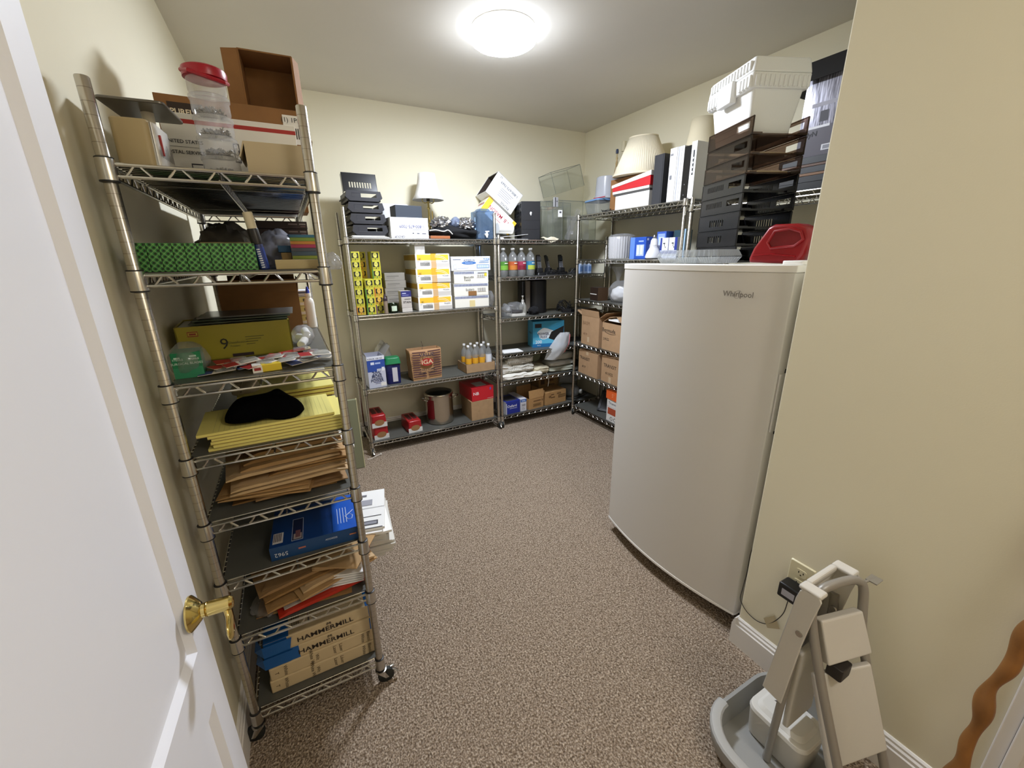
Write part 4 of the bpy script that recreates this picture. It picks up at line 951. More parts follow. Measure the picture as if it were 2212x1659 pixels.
# ================================================================== back wall unit, left: top shelf
a1,a2,a3,a4 = AZ[3]+LT,AZ[2]+LT,AZ[1]+LT,AZ[0]+LT
M_CHAR = mat('charcoal_plastic','2b2c33',.4); M_BK = mat('matt_black_plastic','131317',.45)
for k in range(4):
    o = pbox('folder', 'white paper folder under the black stacking bins, %s' % ORD[3-k], 'folder', (.455+.01*(k%2),.735-.012*k), (3.345,3.60), (a1+.0042*k,a1+.0042*k+.004), C(['cfccc6','e2e0dc','c4bfb8','e6e4e0'][k]), group='white folders under the black bins', rot=random.uniform(-1,1))
tz = a1+.0175
def bin_(k, z, xo, label):
    t = thing('stacking_bin', label, 'paper tray', (.590+xo,3.375,z), R(2), 'black stacking bins on the back wall unit')
    w, h, d = .262, .074, .30
    p = [(-w/2,.030),(-w/2+.030,.004),(w/2-.030,.004),(w/2,.030),(w/2-.012,h),(-w/2+.012,h)]
    f = MB(); th = .004; z0, z1 = .030, .056; x0, x1 = -.085, .088
    # faceplate as a frame round a card slot, left part of the slot closed
    f.add([(x,0,zz) for x,zz in p]+[(x0,0,z0),(x1,0,z0),(x1,0,z1),(x0,0,z1)]+[(x,th,zz) for x,zz in p]+[(x0,th,z0),(x1,th,z0),(x1,th,z1),(x0,th,z1)],
          [(0,1,6,9),(1,2,7,6),(2,3,7),(3,8,7),(3,4,8),(4,5,9,8),(5,0,9)]+[tuple(10+i for i in reversed(q)) for q in [(0,1,6,9),(1,2,7,6),(2,3,7),(3,8,7),(3,4,8),(4,5,9,8),(5,0,9)]]+
          [(i,(i+1)%6,10+(i+1)%6,10+i) for i in range(6)]+[(6,7,17,16),(7,8,18,17),(8,9,19,18),(9,6,16,19)])
    f.box(x0,-.022,.001,.003,z0,z1)
    f.build('faceplate', M_CHAR, t, smooth=0, bevel=.0012)
    s = MB(); s.box(-w/2+.02,w/2-.02,.004,d,.004,.008)
    for sx in (-1,1):
        s.box(sx*(w/2-.016)-.0015,sx*(w/2-.016)+.0015,.004,d,.004,h-.006); s.tube([(sx*(w/2-.004),.02,.03),(sx*(w/2-.004),d-.02,.03)], .006, 6)
    s.box(-w/2+.02,w/2-.02,d-.003,d,.004,h-.006)
    s.build('tray_shell', M_BK, t, smooth=0)
for k,(xo,lb) in enumerate(((.012,'lowest black stacking bin on the white folders'),(.005,'second black stacking bin from the bottom'),(-.002,'third black stacking bin from the bottom'),(-.009,'topmost black stacking bin, slotted tray standing in it'))): bin_(k, tz+.0775*k, xo, lb)
sv = MB(); W_, H_ = .245,.135; hs = [(.045+.0185*i,.055+.0185*i,.03,.072) for i in range(9)]
wall(sv, Matrix.Identity(4), W_, H_, hs, .006)
sv.box(0,.004,0,.05,0,H_); sv.box(W_-.004,W_,0,.05,0,H_)
tag(sv.build('slotted_tray', M_BLK, None, (.455,3.455,tz+.318-.009), (R(-14),0,R(2)), smooth=0), 'black tray with nine slots standing upright atop the black bins', 'paper tray')
tag(MB().rbox(-.115,.115,0,.05,0,.285,.02,4).build('plastic_tray', C('dedee0',.4), None, (.878,3.685,a1+.005), (R(-4),0,0), bevel=.018, seg=4), 'white rounded plastic tray standing on edge behind the white carton', 'tray')
D_ = None
pbox('supply_carton', 'white supply carton with upside-down phone number, dark blue box on it', 'carton', (.742,1.040), (3.365,3.56), (a1,a1+.152), M_WHITE, [('f',.07,.42,.20,.205,'8a8a92'),('f',.07,.42,.27,.275,'8a8a92'),('f',.56,.6,.22,.28,'4a4a55'),('f',.68,.75,.22,.27,'5a5a66'),('f',.82,.93,.22,.27,'6a6a76'),('f',.5,.95,.42,.44,'9a9aa8'),('l',.2,.75,.55,.62,'6a655e'),('l',.2,.75,.30,.38,'6a655e')],
     [('f',.56,.58,.031,'1-800-675-7009','4a4f86',180,.0003),('f',.22,.09,.024,'GROUP','4a4a62',180)], rot=3)
pbox('navy_box', 'small dark navy box resting on the white supply carton', 'box', (.795,1.005), (3.39,3.53), (a1+.153,a1+.241), mat('navy_card2','2c3440',.5), rot=4)
lm = thing('table_lamp', 'brass table lamp with white bell shade on the back wall unit', 'lamp', (1.130,3.60,a1))
MB().lathe([(.06,0),(.062,.006),(.05,.014),(.02,.022),(.012,.04),(.010,.10),(.016,.115),(.010,.13),(.009,.24),(.014,.25),(.009,.262),(.008,.31)], 28).build('base', M_BRASS, lm)
br = MB()
for s in (-1,1): br.tube(smooth_path([(0,0,.30),(s*.03,0,.29),(s*.05,0,.305),(s*.045,0,.325)],5), .004, 7)
br.tube([(.03,0,.23),(.03,0,.02)], .005, 8); br.build('arm', M_BRASS, lm)
MB().lathe([(.014,.305),(.014,.345),(.008,.35)], 16).build('socket', C('3b3226',.5), lm)
shd = MB(); n = 24; rg = []
for r_,z in ((.129,.312),(.105,.350),(.086,.41),(.074,.47),(.068,.512)): rg.append([(r_*math.cos(2*PI*j/n)*(1-.012*(j%3 == 0)),r_*math.sin(2*PI*j/n)*(1-.012*(j%3 == 0)),z) for j in range(n)])
shd.shell(rg, False); shd.build('lamp_shade', mat('white_fabric','efeeec',.8), lm, smooth=60, solid=.002)
pbox('leather_case', 'small tan leather case at the shelf edge under the black bag', 'case', (1.052,1.215), (3.35,3.45), (a1,a1+.022), mat('tan_leather','9a5a32',.5), rot=1)
lump('fabric_bag', mat('black_fabric','0a0a0d',.95), (1.30,3.46,a1+.045), (.215,.10,.062), .28, 2.2, 40, flat=.7, label='black fabric bag lying on the shelf beneath silver foil', cat='bag')
M_FOIL = mat('crumpled_foil','c9c9cc',.18,.95,bump=.6,bump_scale=60)
lump('foil_bag', M_FOIL, (1.20,3.50,a1+.115), (.085,.07,.06), .55, 3.2, 44, (48,28), ridge=.7, label='crumpled silver foil bag beside the lamp', cat='foil')
lump('foil_bag', M_FOIL, (1.385,3.45,a1+.110), (.085,.075,.058), .6, 3.4, 47, (48,28), ridge=.7, label='wider crumpled silver foil bag next to the blue water dispenser', cat='foil')
lump('plastic_bottle', clear('bluish_clear','c9d6f0',.35,.1,'bcc8e6'), (1.30,3.44,a1+.13), (.04,.05,.045), .1, 2, 49, label='bluish clear plastic bottle lying between the foil bags', cat='bottle')
cw = MB(); cw.tube(smooth_path([(1.05,3.36,a1+.06),(1.10,3.35,a1+.065),(1.16,3.345,a1+.055),(1.20,3.345,a1+.065),(1.235,3.345,a1+.035)],6), .004, 7); tag(cw.build('white_cable', C('e6e4de',.5), None), 'white cable draped over the black fabric bag', 'cable')
dp = thing('water_dispenser', 'clear blue drink dispenser with white spigot on top shelf', 'dispenser', (1.558,3.435,a1))
M_BCLEAR = clear('blue_clear_plastic','b9cde4',.26,.06,'9db8d8')
mb = MB(); mb.rbox(-.085,.075,-.07,.10,.002,.225,.025,5); mb.rbox(-.06,.05,-.045,.075,.225,.245,.02,4,.01,.01); mb.build('tank', M_BCLEAR, dp, bevel=.006)
mb = MB(); mb.lathe([(.014,0),(.014,.02),(.010,.03)], 14, (-.02,-.098,.035), 'y'); mb.tube([(-.02,-.10,.055),(-.02,-.10,.012)], .008, 10); mb.tube([(-.035,-.10,.058),(.0,-.10,.060)], .005, 8); mb.build('spigot', C('ececea',.35), dp)

# ---------------------------------------------------------------- back wall unit, left: second shelf
def tea(col):
    r = thing('tea_box', 'x', 'tea box', (0,0,0), 0)
    w,h,d = .0660,.0665,.155
    MB().box(-w/2,w/2,0,d,0,h-.0006).build('carton', C('c9c23a' if col != 'o' else 'd0b23c',.45), r, smooth=0, bevel=.0008)
    q = MB(); e = -.0006
    q.m = 0; q.quad((-w/2,e,.0),(-w/2+.007,e,0),(-w/2+.007,e,h),(-w/2,e,h))
    q.m = 1; q.quad((-.024,e*1.4,.019),(.024,e*1.4,.019),(.024,e*1.4,.056),(-.024,e*1.4,.056))
    q.m = 2; c = [(.0145*math.cos(2*PI*i/18),e*1.8,.0385+.019*math.sin(2*PI*i/18)) for i in range(18)]; q.add(c, [tuple(range(18))])
    q.m = 1; q.quad((-.024,e*1.5,.010),(-.010,e*1.5,.010),(-.010,e*1.5,.013),(-.024,e*1.5,.013)); q.quad((.010,e*1.5,.010),(.024,e*1.5,.010),(.024,e*1.5,.013),(.010,e*1.5,.013))
    q.m = 0; c = [(.0045*math.cos(2*PI*i/10),e*2.2,.011+.006*math.sin(2*PI*i/10)) for i in range(10)]; q.add(c, [tuple(range(10))])
    q.m = 3; q.quad((-.009,e*2.2,.040),(.009,e*2.2,.040),(.009,e*2.2,.043),(-.009,e*2.2,.043))
    acc = {'g':'1f7a3c','p':'6a2a6e','o':'c0662a','y':'8a8420','d':'3c4a20'}[col]
    q.build('printed_design', [C(acc),C('15150f'),C('d6cf62' if col != 'o' else 'dcae4a'),C('8f8b3c')], r, smooth=0)
    return r
teas = {}
def put_tea(col, x, y, z, label, rz=0):
    if col not in teas:
        t = tea(col); teas[col] = t; t.location = (x,y,z); t.rotation_euler = (0,0,R(rz)); t['label'] = label; t['group'] = 'stacked yellow tea boxes'
    else: dup(teas[col], (x,y,z), R(rz), label, 'stacked yellow tea boxes')
def lev(k, n): return ORD[n-1-k] if k else 'lowest'
cols1 = 'oyyyyyd'
for k in range(7): put_tea(cols1[k], .466+random.uniform(-.002,.002), 3.365, a2+.067*k, 'yellow tea box in the column nearest the shelf post, %s' % lev(k,7), random.uniform(-2,2))
for k,c in enumerate('gggy'): put_tea(c, .543+random.uniform(-.002,.002), 3.352, a2+.067*k, 'yellow tea box in the short front column of four, %s' % lev(k,4), random.uniform(-2,2))
for k,c in enumerate('yyyyoop'): 
    put_tea(c, .531+random.uniform(-.002,.002), 3.515, a2+.067*k, 'yellow tea box in the tall column behind the short one, %s' % lev(k,7), random.uniform(-2,2)) if k > 2 else None
    if k <= 2: put_tea(c, .531, 3.515, a2+.067*k, 'yellow tea box in the tall column behind the short one, %s' % lev(k,7))
for k,c in enumerate('pooygdd'): put_tea(c, .617+random.uniform(-.003,.002), 3.40, a2+.067*k, 'yellow tea box in the column beside the brown marker, %s' % lev(k,7), random.uniform(-2,2))
mk = thing('brown_marker', 'brown tube with dark cap standing in front of tea boxes', 'tube', (.650,3.352,a2))
MB().lathe([(.0165,0),(.0165,.098),(.014,.10)], 20).build('barrel', C('8a7868',.45), mk); MB().lathe([(.0175,.098),(.0175,.118),(.010,.128),(.008,.15),(0,.152)], 20).build('cap', C('352630',.45), mk)
jr = thing('candle_jar', 'dark green glass candle jar between brown tube and navy-topped box', 'jar', (.712,3.385,a2))
MB().lathe([(.036,0),(.040,.004),(.041,.06),(.038,.072),(.036,.074),(.034,.07),(.034,.01),(0,.01)], 28).build('glass', clear('green_glass','5a7a4a',.35,.05,'25381c'), jr)
MB().lathe([(.032,.012),(.032,.045),(0,.046)], 24).build('wax', C('3a5a2a',.5), jr)
q = MB(); q.add([(.0418*math.sin(R(a)),-.0418*math.cos(R(a)),z) for z in (.015,.055) for a in range(-25,36,10)], [(i,i+1,i+8,i+7) for i in range(6)]); q.build('label', C('c9d8c0'), jr, smooth=0)
q = MB(); q.tube([(.0,-.01,.046),(.004,-.01,.078)], .006, 10); q.build('glass_knob', C('cfd8c8',.2), jr)
for k in range(5):
    pbox('grey_supply_box', 'plain grey supply box behind the candle jar, %s of its stack' % ORD[4-k], 'box', (.690+.006*(k%2),.862-.008*(k%3)), (3.50,3.70), (a2+.061*k,a2+.061*k+.060), C('8d8880'), [('f',.1,.7,.5,.62,'6e6a64'),('f',.1,.5,.3,.36,'77736c')], group='grey supply boxes behind the candle jar', rot=random.uniform(-2,2))
pbox('stain_box', 'small white box with navy blue top beside the candle jar', 'box', (.775,.857), (3.35,3.43), (a2+.033,a2+.166), C('b9b2aa',.5), [('f',0,1,.66,1,'26286a'),('f',.12,.5,.84,.89,'b9bcd8'),('f',.12,.75,.74,.77,'8a8cc0'),('f',.3,.92,.50,.54,'5a5550')], [('f',.56,.34,.023,'STAIN','2c2a2a',0,.0004)], rot=2)
pbox('white_slim_box', 'slim grey-white box under the navy-topped white box', 'box', (.778,.860), (3.35,3.43), (a2,a2+.032), C('c6c0b8'))
M_BOXW = mat('white_printed_card','e9e6e0',.5)
zy = a2
for k in range(4):
    h = .1115; z = a2+k*.1125
    o = pbox('toner_box', 'white and yellow carton with barcode, %s of the stack of four' % ['lowest','second from bottom','third from bottom','topmost'][k], 'carton', (.915,1.205-.004*(k%2)), (3.358+.004*(k%2),3.70), (z,z+h), M_BOXW,
        [('f',.045,.965,.55,.93,'eebd34'),('f',.44,.60,.52,1.0,'e3a62a'),('f',.45,.60,0,.5,'c9a577'),('f',.60,1,0,.28+.05*(k%2),'c4bfb8'),('l',0,1,.55,.93,'b5913a'),('t',.0,1,.0,.2,'d8d2c6')]+[('f',.13+.022*i,.142+.022*i,.16,.40,'34322e') for i in range(13)]+[('f',.05,.10,.45,.47,'8a8680'),('f',.22,.40,.45,.47,'8a8680')],  # left side repeats the yellow band in a painted shaded tone
        [('f',.12,.63,.018,'SC','4a3a1a',0,.0003),('f',.85,.46,.0145,'Mosquito','5a5660')], group='white and yellow cartons on the second shelf', rot=[0,1,-.6,.8][k])
    sw = MB()
    pts = [Vector((.03+.045*math.cos(t),-.1716,.058+.040*math.sin(t))) for t in [PI*(.5-.5*i/8) for i in range(9)]]
    d = o.dimensions
    yy = -(3.70-3.358-.004*(k%2))/2-.0014
    for off in (0,.012):
        P1 = [(.02+.105*math.sin(R(8*i)),yy,.100-off-.052*(1-math.cos(R(8*i)))) for i in range(10)]
        for i in range(9): sw.quad(P1[i],P1[i+1],(P1[i+1][0],yy,P1[i+1][2]-.0035),(P1[i][0],yy,P1[i][2]-.0035))
    sw.build('print_swoosh', C('f4ead0'), o, smooth=0)
pbox('small_white_box', 'small plain white box on top of the white-yellow cartons', 'box', (.930,1.012), (3.40,3.56), (a2+.4505,a2+.522), M_WHITE)
pbox('bottled_goods_carton', 'white carton with a blue oval, on top of the striped-edge cartons', 'carton', (1.215,1.572), (3.36,3.66), (a2+.310,a2+.424), mat('bluish_white_card','e8ebf2',.5),
     [('f',.64,.97,.14,.42,'4a7ab0'),('f',.655,.955,.18,.38,'dfe8f4')]+[('f',.67+.024*i,.682+.024*i,.19,.37,'8fb0d8') for i in range(11)]+[('f',.05,.13,.12,.42,'8a92a6'),('f',.056,.124,.14,.40,'e8ebf2'),('f',.15,.42,.16,.175,'6a7288'),('f',.04,.24,.78,.82,'7a8296'),('f',.72,.96,.66,.69,'5a8ac0'),('f',.70,.96,.56,.59,'5a8ac0')],
     [('f',.45,.72,.030,'AMBRIA','6a7488'),('f',.90,.80,.024,'9.35A','3a78b8',0,.0004),('f',.42,.19,.014,'*','4a5268',0,.001)])
ob_ = [o for o in COL.objects if o.name.startswith('bottled_goods')][0]
q = MB(); q.add([(-.02+.066*math.cos(2*PI*i/28),-.1512,.062+.0125*math.sin(2*PI*i/28)) for i in range(28)], [tuple(range(28))]); q.build('print_oval', C('3f6fae'), ob_, smooth=0)
text('Premium Line', .012, C('dfe6f2'), ob_, (-.02,-.1518,.062), FROT['f'])
for k in range(3):
    z = a2+.1025*k
    pr = [('f',.0,1,.74,.97,'cfd2dc')]+[('f',.02+.04*i,.043+.04*i,.76,.95,'3a4266') for i in range(24 if k != 2 else 14)]
    tx = []
    if k == 1: pr += [('f',.66,.92,.30,.62,'e6e2da')]+[('f',.68+.03*i,.694+.03*i,.32,.60,'4a4640') for i in range(8)]+[('f',.40,.64,.0,.36,'8a6238')]; tx = [('f',.45,.50,.028,'Scalers','2c2a28',2)]
    if k == 2: pr += [('f',.65,.92,.42,.70,'e6e2d8')]+[('f',.67+.028*i,.682+.028*i,.44,.68,'4a4640') for i in range(8)]+[('f',.88,.95,.55,.80,'d8c832'),('f',.68,.95,.80,.84,'5a564e')]; tx = [('f',.42,.50,.030,'Biscuits','2c2a28',3),('f',.38,.28,.024,'Family','4a463e',2)]
    if k == 0: pr += [('f',.42,.58,0,.6,'d8c690'),('f',0,1,0,.05,'a8a49c')]
    pbox('handwritten_carton', ['lowest white carton with striped edge, taped with cream tape','middle white carton with striped edge and brown tape','white carton with handwriting and a yellow mark, below the blue-oval carton'][k], 'carton', (1.232,1.550), (3.362,3.66), (z,z+.1015), mat('creamy_white_card','e4e0d4',.55), pr, tx, group='white cartons with striped edges', rot=[0,-.8,.6][k])
lump('plastic_pouch', M_FILM, (1.583,3.40,a2+.06), (.022,.06,.065), .3, 3, 52, flat=.85, label='clear plastic pouch wedged between white cartons and post', cat='plastic film', ridge=.4)

# ---------------------------------------------------------------- back wall unit, left: third shelf
cl = carton('cleaner_carton', 'white and blue cleaner carton, 20% MORE CLEANING POWER, flaps open', 'carton', (.452,.592), (3.352,3.53), (a3,a3+.262), mat('bluish_grey_card','c3c6d6',.5), (('l',112,.075),('r',128,.09)),
     [('f',0,1,.60,.88,'2b4c9e'),('f',0,.52,.52,.61,'2b4c9e'),('f',.20,.40,.74,.82,'dfe4f2'),('f',.45,.75,.75,.80,'aebfe6'),('f',.80,.96,.52,.64,'e8e8ee'),('f',.68,.98,.04,.15,'e6e4de'),('f',.30,.72,.17,.19,'6a6e92'),('f',.36,.66,.13,.145,'6a6e92'),('f',0,1,.885,1,'e3e5ee')],
     [('f',.46,.925,.017,'4 PACK 128 OZ','1f2c5a',0,.0004),('f',.48,.46,.044,'20%','26345e',0,.0008),('f',.48,.365,.030,'MORE','26345e',0,.0006),('f',.48,.295,.019,'CLEANING','26345e',0,.0003),('f',.48,.23,.029,'POWER','26345e',0,.0006)], rot=3)
for ch in cl.children:
    if ch.name.startswith('flap'): ch.data.materials[0] = mat('grey_card_inside','8e8b86',.8)
lump('white_pouch', mat('white_poly_film','cfccc2',.4), (.640,3.62,a3+.16), (.075,.05,.165), .22, 1.8, 55, flat=.95, label='white poly pouch standing behind the green-lidded tub', cat='bag')
tb_ = thing('wipes_tub', 'clear tub of dark blue pods with green lid', 'tub', (.668,3.43,a3))
mb = MB(); mb.rbox(-.056,.056,-.045,.045,0,.170,.02,4,-.003,-.003); mb.build('tub', clear('blue_tint_plastic','9fa9cf',.55,.1,'3a3f86'), tb_, bevel=.003)
mb = MB(); mb.rbox(-.052,.052,-.041,.041,.004,.09,.02,4); mb.build('pods', mat('navy_pods','2a2a72',.4,bump=.8,bump_scale=50), tb_)
mb = MB(); mb.rbox(-.066,.066,-.055,.055,.170,.225,.02,4,.008,.008); mb.build('lid', C('1e7d4c',.4), tb_, bevel=.005)
mb = MB(); mb.box(-.012,.030,-.0475,-.0465,.02,.15); mb.build('label', C('c9c6cc'), tb_, smooth=0)
# printed paper grocery bag
bg = thing('paper_bag', 'brown paper grocery bag with red oval, printed TAKE SOME HOME TODAY', 'paper bag', (.952,3.46,a3), R(2))
nb = 9; W2,D2 = .128,.075; rings = []
for i in range(nb):
    z = .262*i/(nb-1); s = i/(nb-1); r_ = []
    for (x0,y0,x1,y1) in ((-1,-1,1,-1),(1,-1,1,1),(1,1,-1,1),(-1,1,-1,-1)):
        for j in range(6):
            u = j/6; x = x0+(x1-x0)*u; y = y0+(y1-y0)*u
            px = x*(W2+.012*s)+.004*noise.noise(Vector((x*2,y*2,z*18))); py = y*(D2*(1-.25*s))+.009*s*noise.noise(Vector((x*3,y*3,z*12+5)))
            zz = z+(.012*noise.noise(Vector((x*3,y*2,9))) if i == nb-1 else 0)
            r_.append((px,py,zz))
    rings.append(r_)
mb = MB(); mb.shell(rings); mb.build('bag', mat('bag_kraft','ab8259',.75,noise_amt=.05), bg, smooth=40, solid=.0008)
yf = -.082
for s,x,z,sz,c,b in (('VALUE',.0,.218,.044,'2e2c46',.0012),('TAKE SOME',.0,.088,.025,'2e2830',.0006),('HOME TODAY',.0,.060,.025,'2e2830',.0006)): text(s, sz, C(c), bg, (x,yf-.0015,z), FROT['f'], bold=b)
q = MB(); q.add([(.056*math.cos(2*PI*i/28),yf-.0010,.155+.034*math.sin(2*PI*i/28)) for i in range(28)], [tuple(range(28))]); q.build('print_oval', C('a8332c'), bg, smooth=0)
text('IGA', .052, C('e2c9a6'), bg, (0,yf-.0022,.155), FROT['f'], bold=.0016, sx=1.2)
q = MB()
for i in range(11):
    for sx in (-1,1):
        zc = .03+.021*i; x0 = sx*.058 if 2 <= i <= 9 else sx*.02
        xs = sorted((x0,sx*.124)); 
        if i in (0,1,10): xs = sorted((sx*.01,sx*.124))
        q.quad((xs[0],yf-.0008,zc),(xs[1],yf-.0008,zc+.004*sx),(xs[1],yf-.0008,zc+.011+.004*sx),(xs[0],yf-.0008,zc+.011))
q.build('print_pattern', C('5a3a3a'), bg, smooth=0)
q = MB(); q.tube(smooth_path([(-.02,-.03,.25),(-.012,-.02,.30),(-.018,-.015,.33),(-.006,-.02,.28)],5), .0022, 6); q.build('string_handle', C('5a4a3a'), bg)
# tray of water bottles
ct = thing('bottle_tray', 'low cardboard tray holding clear bottles with yellow labels', 'tray', (1.452,3.475,a3))
w,d,h,t_ = .29,.215,.082,.003
mb = MB(); mb.box(-w/2,w/2,-d/2,d/2,0,t_); mb.box(-w/2,w/2,-d/2,-d/2+t_,0,h); mb.box(-w/2,w/2,d/2-t_,d/2,0,h); mb.box(-w/2,-w/2+t_,-d/2,d/2,0,h); mb.box(w/2-t_,w/2,-d/2,d/2,0,h); mb.build('tray', M_CARD, ct, smooth=0)
def bottle(name, label, loc, hgt, r, labcol, z0, z1, capc, group, lab2=None, rotz=0):
    t = thing(name, label, 'bottle', loc, rotz, group)
    b = MB(); b.lathe([(r*.55,.004),(r*.85,.0),(r,.012),(r*.97,.05*hgt/.24),(r,.09*hgt/.24),(r,hgt*.58),(r*.97,hgt*.66),(r*.86,hgt*.73),(r*.66,hgt*.79),(r*.42,hgt*.845),(r*.32,hgt*.87),(r*.32,hgt*.93)], 24)
    b.build('bottle', M_CLEARH, t)
    MB().lathe([(r*.42,hgt*.925),(r*.44,hgt*.93),(r*.44,hgt*.985),(r*.38,hgt),(0,hgt)], 18).build('cap', C(capc,.4), t)
    l = MB(); l.lathe([(r*1.012,z0),(r*1.012,z1)], 24); l.f = [f for f in l.f if len(f) == 4]; l.mi = l.mi[:len(l.f)]
    lb = l.build('label', C(labcol,.45), t)
    return t, lb
k = 0
first = None
for yi in range(2):
    for xi in range(4):
        x = 1.352+.066*xi; y = 3.415+.10*yi
        lb = 'clear bottle in the cardboard tray, %s row, %s' % (['front','back'][yi], ['leftmost','second from left','second from right','rightmost'][xi])
        white = (yi == 0 and xi == 3)
        if first is None: first,_ = bottle('water_bottle', lb, (x,y,a3+.004), .245, .030, 'e0a52c', .075, .128, 'efefef', 'bottles in the cardboard tray')
        elif white: bottle('water_bottle', 'clear bottle with white printed label, front right of cardboard tray', (x,y-.01,a3+.004), .245, .030, 'd9dce4', .07, .15, 'efefef', 'bottles in the cardboard tray')
        else: dup(first, (x,y,a3+.004), 0, lb)

# ---------------------------------------------------------------- back wall unit, left: bottom shelf
def cookie(label, x, y, z, rz):
    t = thing('cookie_pack', label, 'cookie pack', (x,y,z), R(rz), 'red and white cookie packs')
    MB().rbox(-.062,.062,0,.24,0,.105,.012,3,.006,.003).build('wrapper', C('a51e24',.28), t, bevel=.006)
    q = MB(); q.box(-.0625,.0625,-.0016,-.0002,.0,.042); q.build('white_band', C('dcdad6'), t, smooth=0)
    q = MB(); q.add([(.040*math.cos(2*PI*i/22),-.003,.042+.026*math.sin(2*PI*i/22)) for i in range(22)], [tuple(range(22))]); q.build('cookie_picture', C('9a7048'), t, smooth=0)
    q = MB(); q.box(-.04,-.006,.06,.20,.1046,.1062); q.box(.006,.04,.06,.20,.1046,.1062); q.build('top_print', C('4a1a1a'), t, smooth=0)
    return t
c1 = cookie('lower of two stacked red and white cookie packs by the left post', .513, 3.375, a4, 4)
dup(c1, (.505,3.37,a4+.111), R(2), 'upper of two stacked red and white cookie packs by the left post')
dup(c1, (.805,3.375,a4), R(3), 'single red and white cookie pack beside the stock pot')
pt = thing('stock_pot', 'stainless steel stock pot with glass lid on the bottom shelf', 'pot', (1.085,3.535,a4))
M_SS = mat('stainless_steel','c3bbae',.22,1.)
mb = MB(); mb.lathe([(.12,0),(.128,.006),(.128,.268),(.134,.272),(.134,.277),(.126,.277),(.124,.27),(.124,.01),(0,.01)], 48); mb.build('body', M_SS, pt)
mb = MB(); mb.lathe([(.135,.278),(.137,.282),(.135,.288),(.128,.289)], 48); lid = mb.build('lid', M_SS, pt)
mb = MB(); mb.lathe([(.128,.286),(.09,.303),(.03,.310),(0,.311)], 40); mb.build('lid_glass', clear('lid_glass','8a8f88',.35,.05,'3a3d38'), lid)
for s in (-1,1):
    a = R(185) if s < 0 else R(-20); ux, uy = math.cos(a), math.sin(a)
    P = [(ux*.128-uy*.045,uy*.128+ux*.045,.232),(ux*.160-uy*.043,uy*.160+ux*.043,.245),(ux*.175,uy*.175,.25),(ux*.160+uy*.043,uy*.160-ux*.043,.245),(ux*.128+uy*.045,uy*.128-ux*.045,.232)]
    mb = MB(); mb.tube(smooth_path(P,5), .0055, 8); mb.build('handle', M_SS, pt)
q = MB(); q.add([(.1290*math.sin(R(a)),-.1290*math.cos(R(a)),z) for z in (.06,.12,.20,.24) for a in range(-75,-30,9)], [(r*5+i,r*5+i+1,r*5+i+6,r*5+i+5) for r in range(3) for i in range(4)]); q.build('red_label', C('6e161c',.35), pt, smooth=0)
pbox('brown_carton', 'plain brown carton under the red shoe box', 'carton', (1.338,1.566), (3.36,3.62), (a4,a4+.190), M_CARD, [('f',.30,.38,.45,.46,'6a4e34')])
pbox('shoe_box', 'red shoe box with white letters on the brown carton', 'shoe box', (1.342,1.568), (3.362,3.66), (a4+.191,a4+.318), C('c01f2a',.4), [('f',.82,.88,.72,.90,'4a5ab0'),('t',.30,.78,.15,.60,'b9b2ac'),('f',.70,.98,.08,.10,'e8d8d8'),('f',0,1,.985,1,'8e141c')], [('f',.19,.56,.040,'NB','f0e4e4',0,.0012,1.1)], rot=2)
cw = MB(); cw.tube(smooth_path([(.36,3.262,.004),(.40,3.27,.004),(.44,3.29,.006),(.475,3.30,.008)],5), .004, 7); cw.lathe([(.008,0),(.010,.004),(.008,.012)], 10, (.476,3.30,.003)); tag(cw.build('white_cable', C('cfc6ba',.5), None), 'end of a white cable on the carpet by the left back caster', 'cable')
# ================================================================== corner unit on the back wall
b1,b2,b3,b4,b5,b6 = [BZ[5]+LT,BZ[4]+LT,BZ[3]+LT,BZ[2]+LT,BZ[1]+LT,BZ[0]+LT]
# ---- top shelf: tilted cartons, tube, binder, black case, clear bins
wc = thing('supply_carton', 'white supply carton tipped over, open end dark, leaning on black case', 'carton', (1.822,3.660,b1+.388), (R(-3),R(38),R(-4)))
w,d,h = .30,.24,.215; mb = MB(); t_ = .004
mb.box(-w/2,w/2,-d/2,-d/2+t_,-h/2,h/2); mb.box(-w/2,w/2,d/2-t_,d/2,-h/2,h/2); mb.box(-w/2,w/2,-d/2,d/2,h/2-t_,h/2); mb.box(w/2-t_,w/2,-d/2,d/2,-h/2,h/2); mb.box(-w/2,w/2,-d/2,d/2,-h/2,-h/2+t_); mb.build('body', M_WHITE, wc, smooth=0)
mb = MB(); mb.box(-w/2+.004,w/2-.006,-d/2+t_+.001,d/2-t_-.001,-h/2+t_+.001,h/2-t_-.001); mb.f = [f for i,f in enumerate(mb.f) if i != 5]; mb.mi = mb.mi[:5]; mb.build('inside_faces', C('3a302a',.9), wc, smooth=0)  # faces just inside the open carton, coloured dark brown
text('1-800-673-7669', .031, C('4a5066'), wc, (.02,-d/2-.0008,.055), (PI/2,PI,0), bold=.0003); text('MONS', .034, C('4a4a52'), wc, (.06,-d/2-.0008,-.085), (PI/2,PI,0)); text('x2.', .024, C('4a4a52'), wc, (-.10,-d/2-.0008,.085), (PI/2,PI,0))
q = MB()
for i in range(5): q.quad((-.05,-d/2-.0006,.015-.017*i),(.09-.012*(i%3),-d/2-.0006,.015-.017*i),(.09-.012*(i%3),-d/2-.0006,.019-.017*i),(-.05,-d/2-.0006,.019-.017*i))
q.build('print_lines', C('8a8c98'), wc, smooth=0)
mc = thing('paper_carton', 'yellow and white carton with red lettering, lying tilted upside down', 'carton', (1.758,3.640,b1+.197), (R(0),R(40),R(-8)))
w,d,h = .33,.25,.135
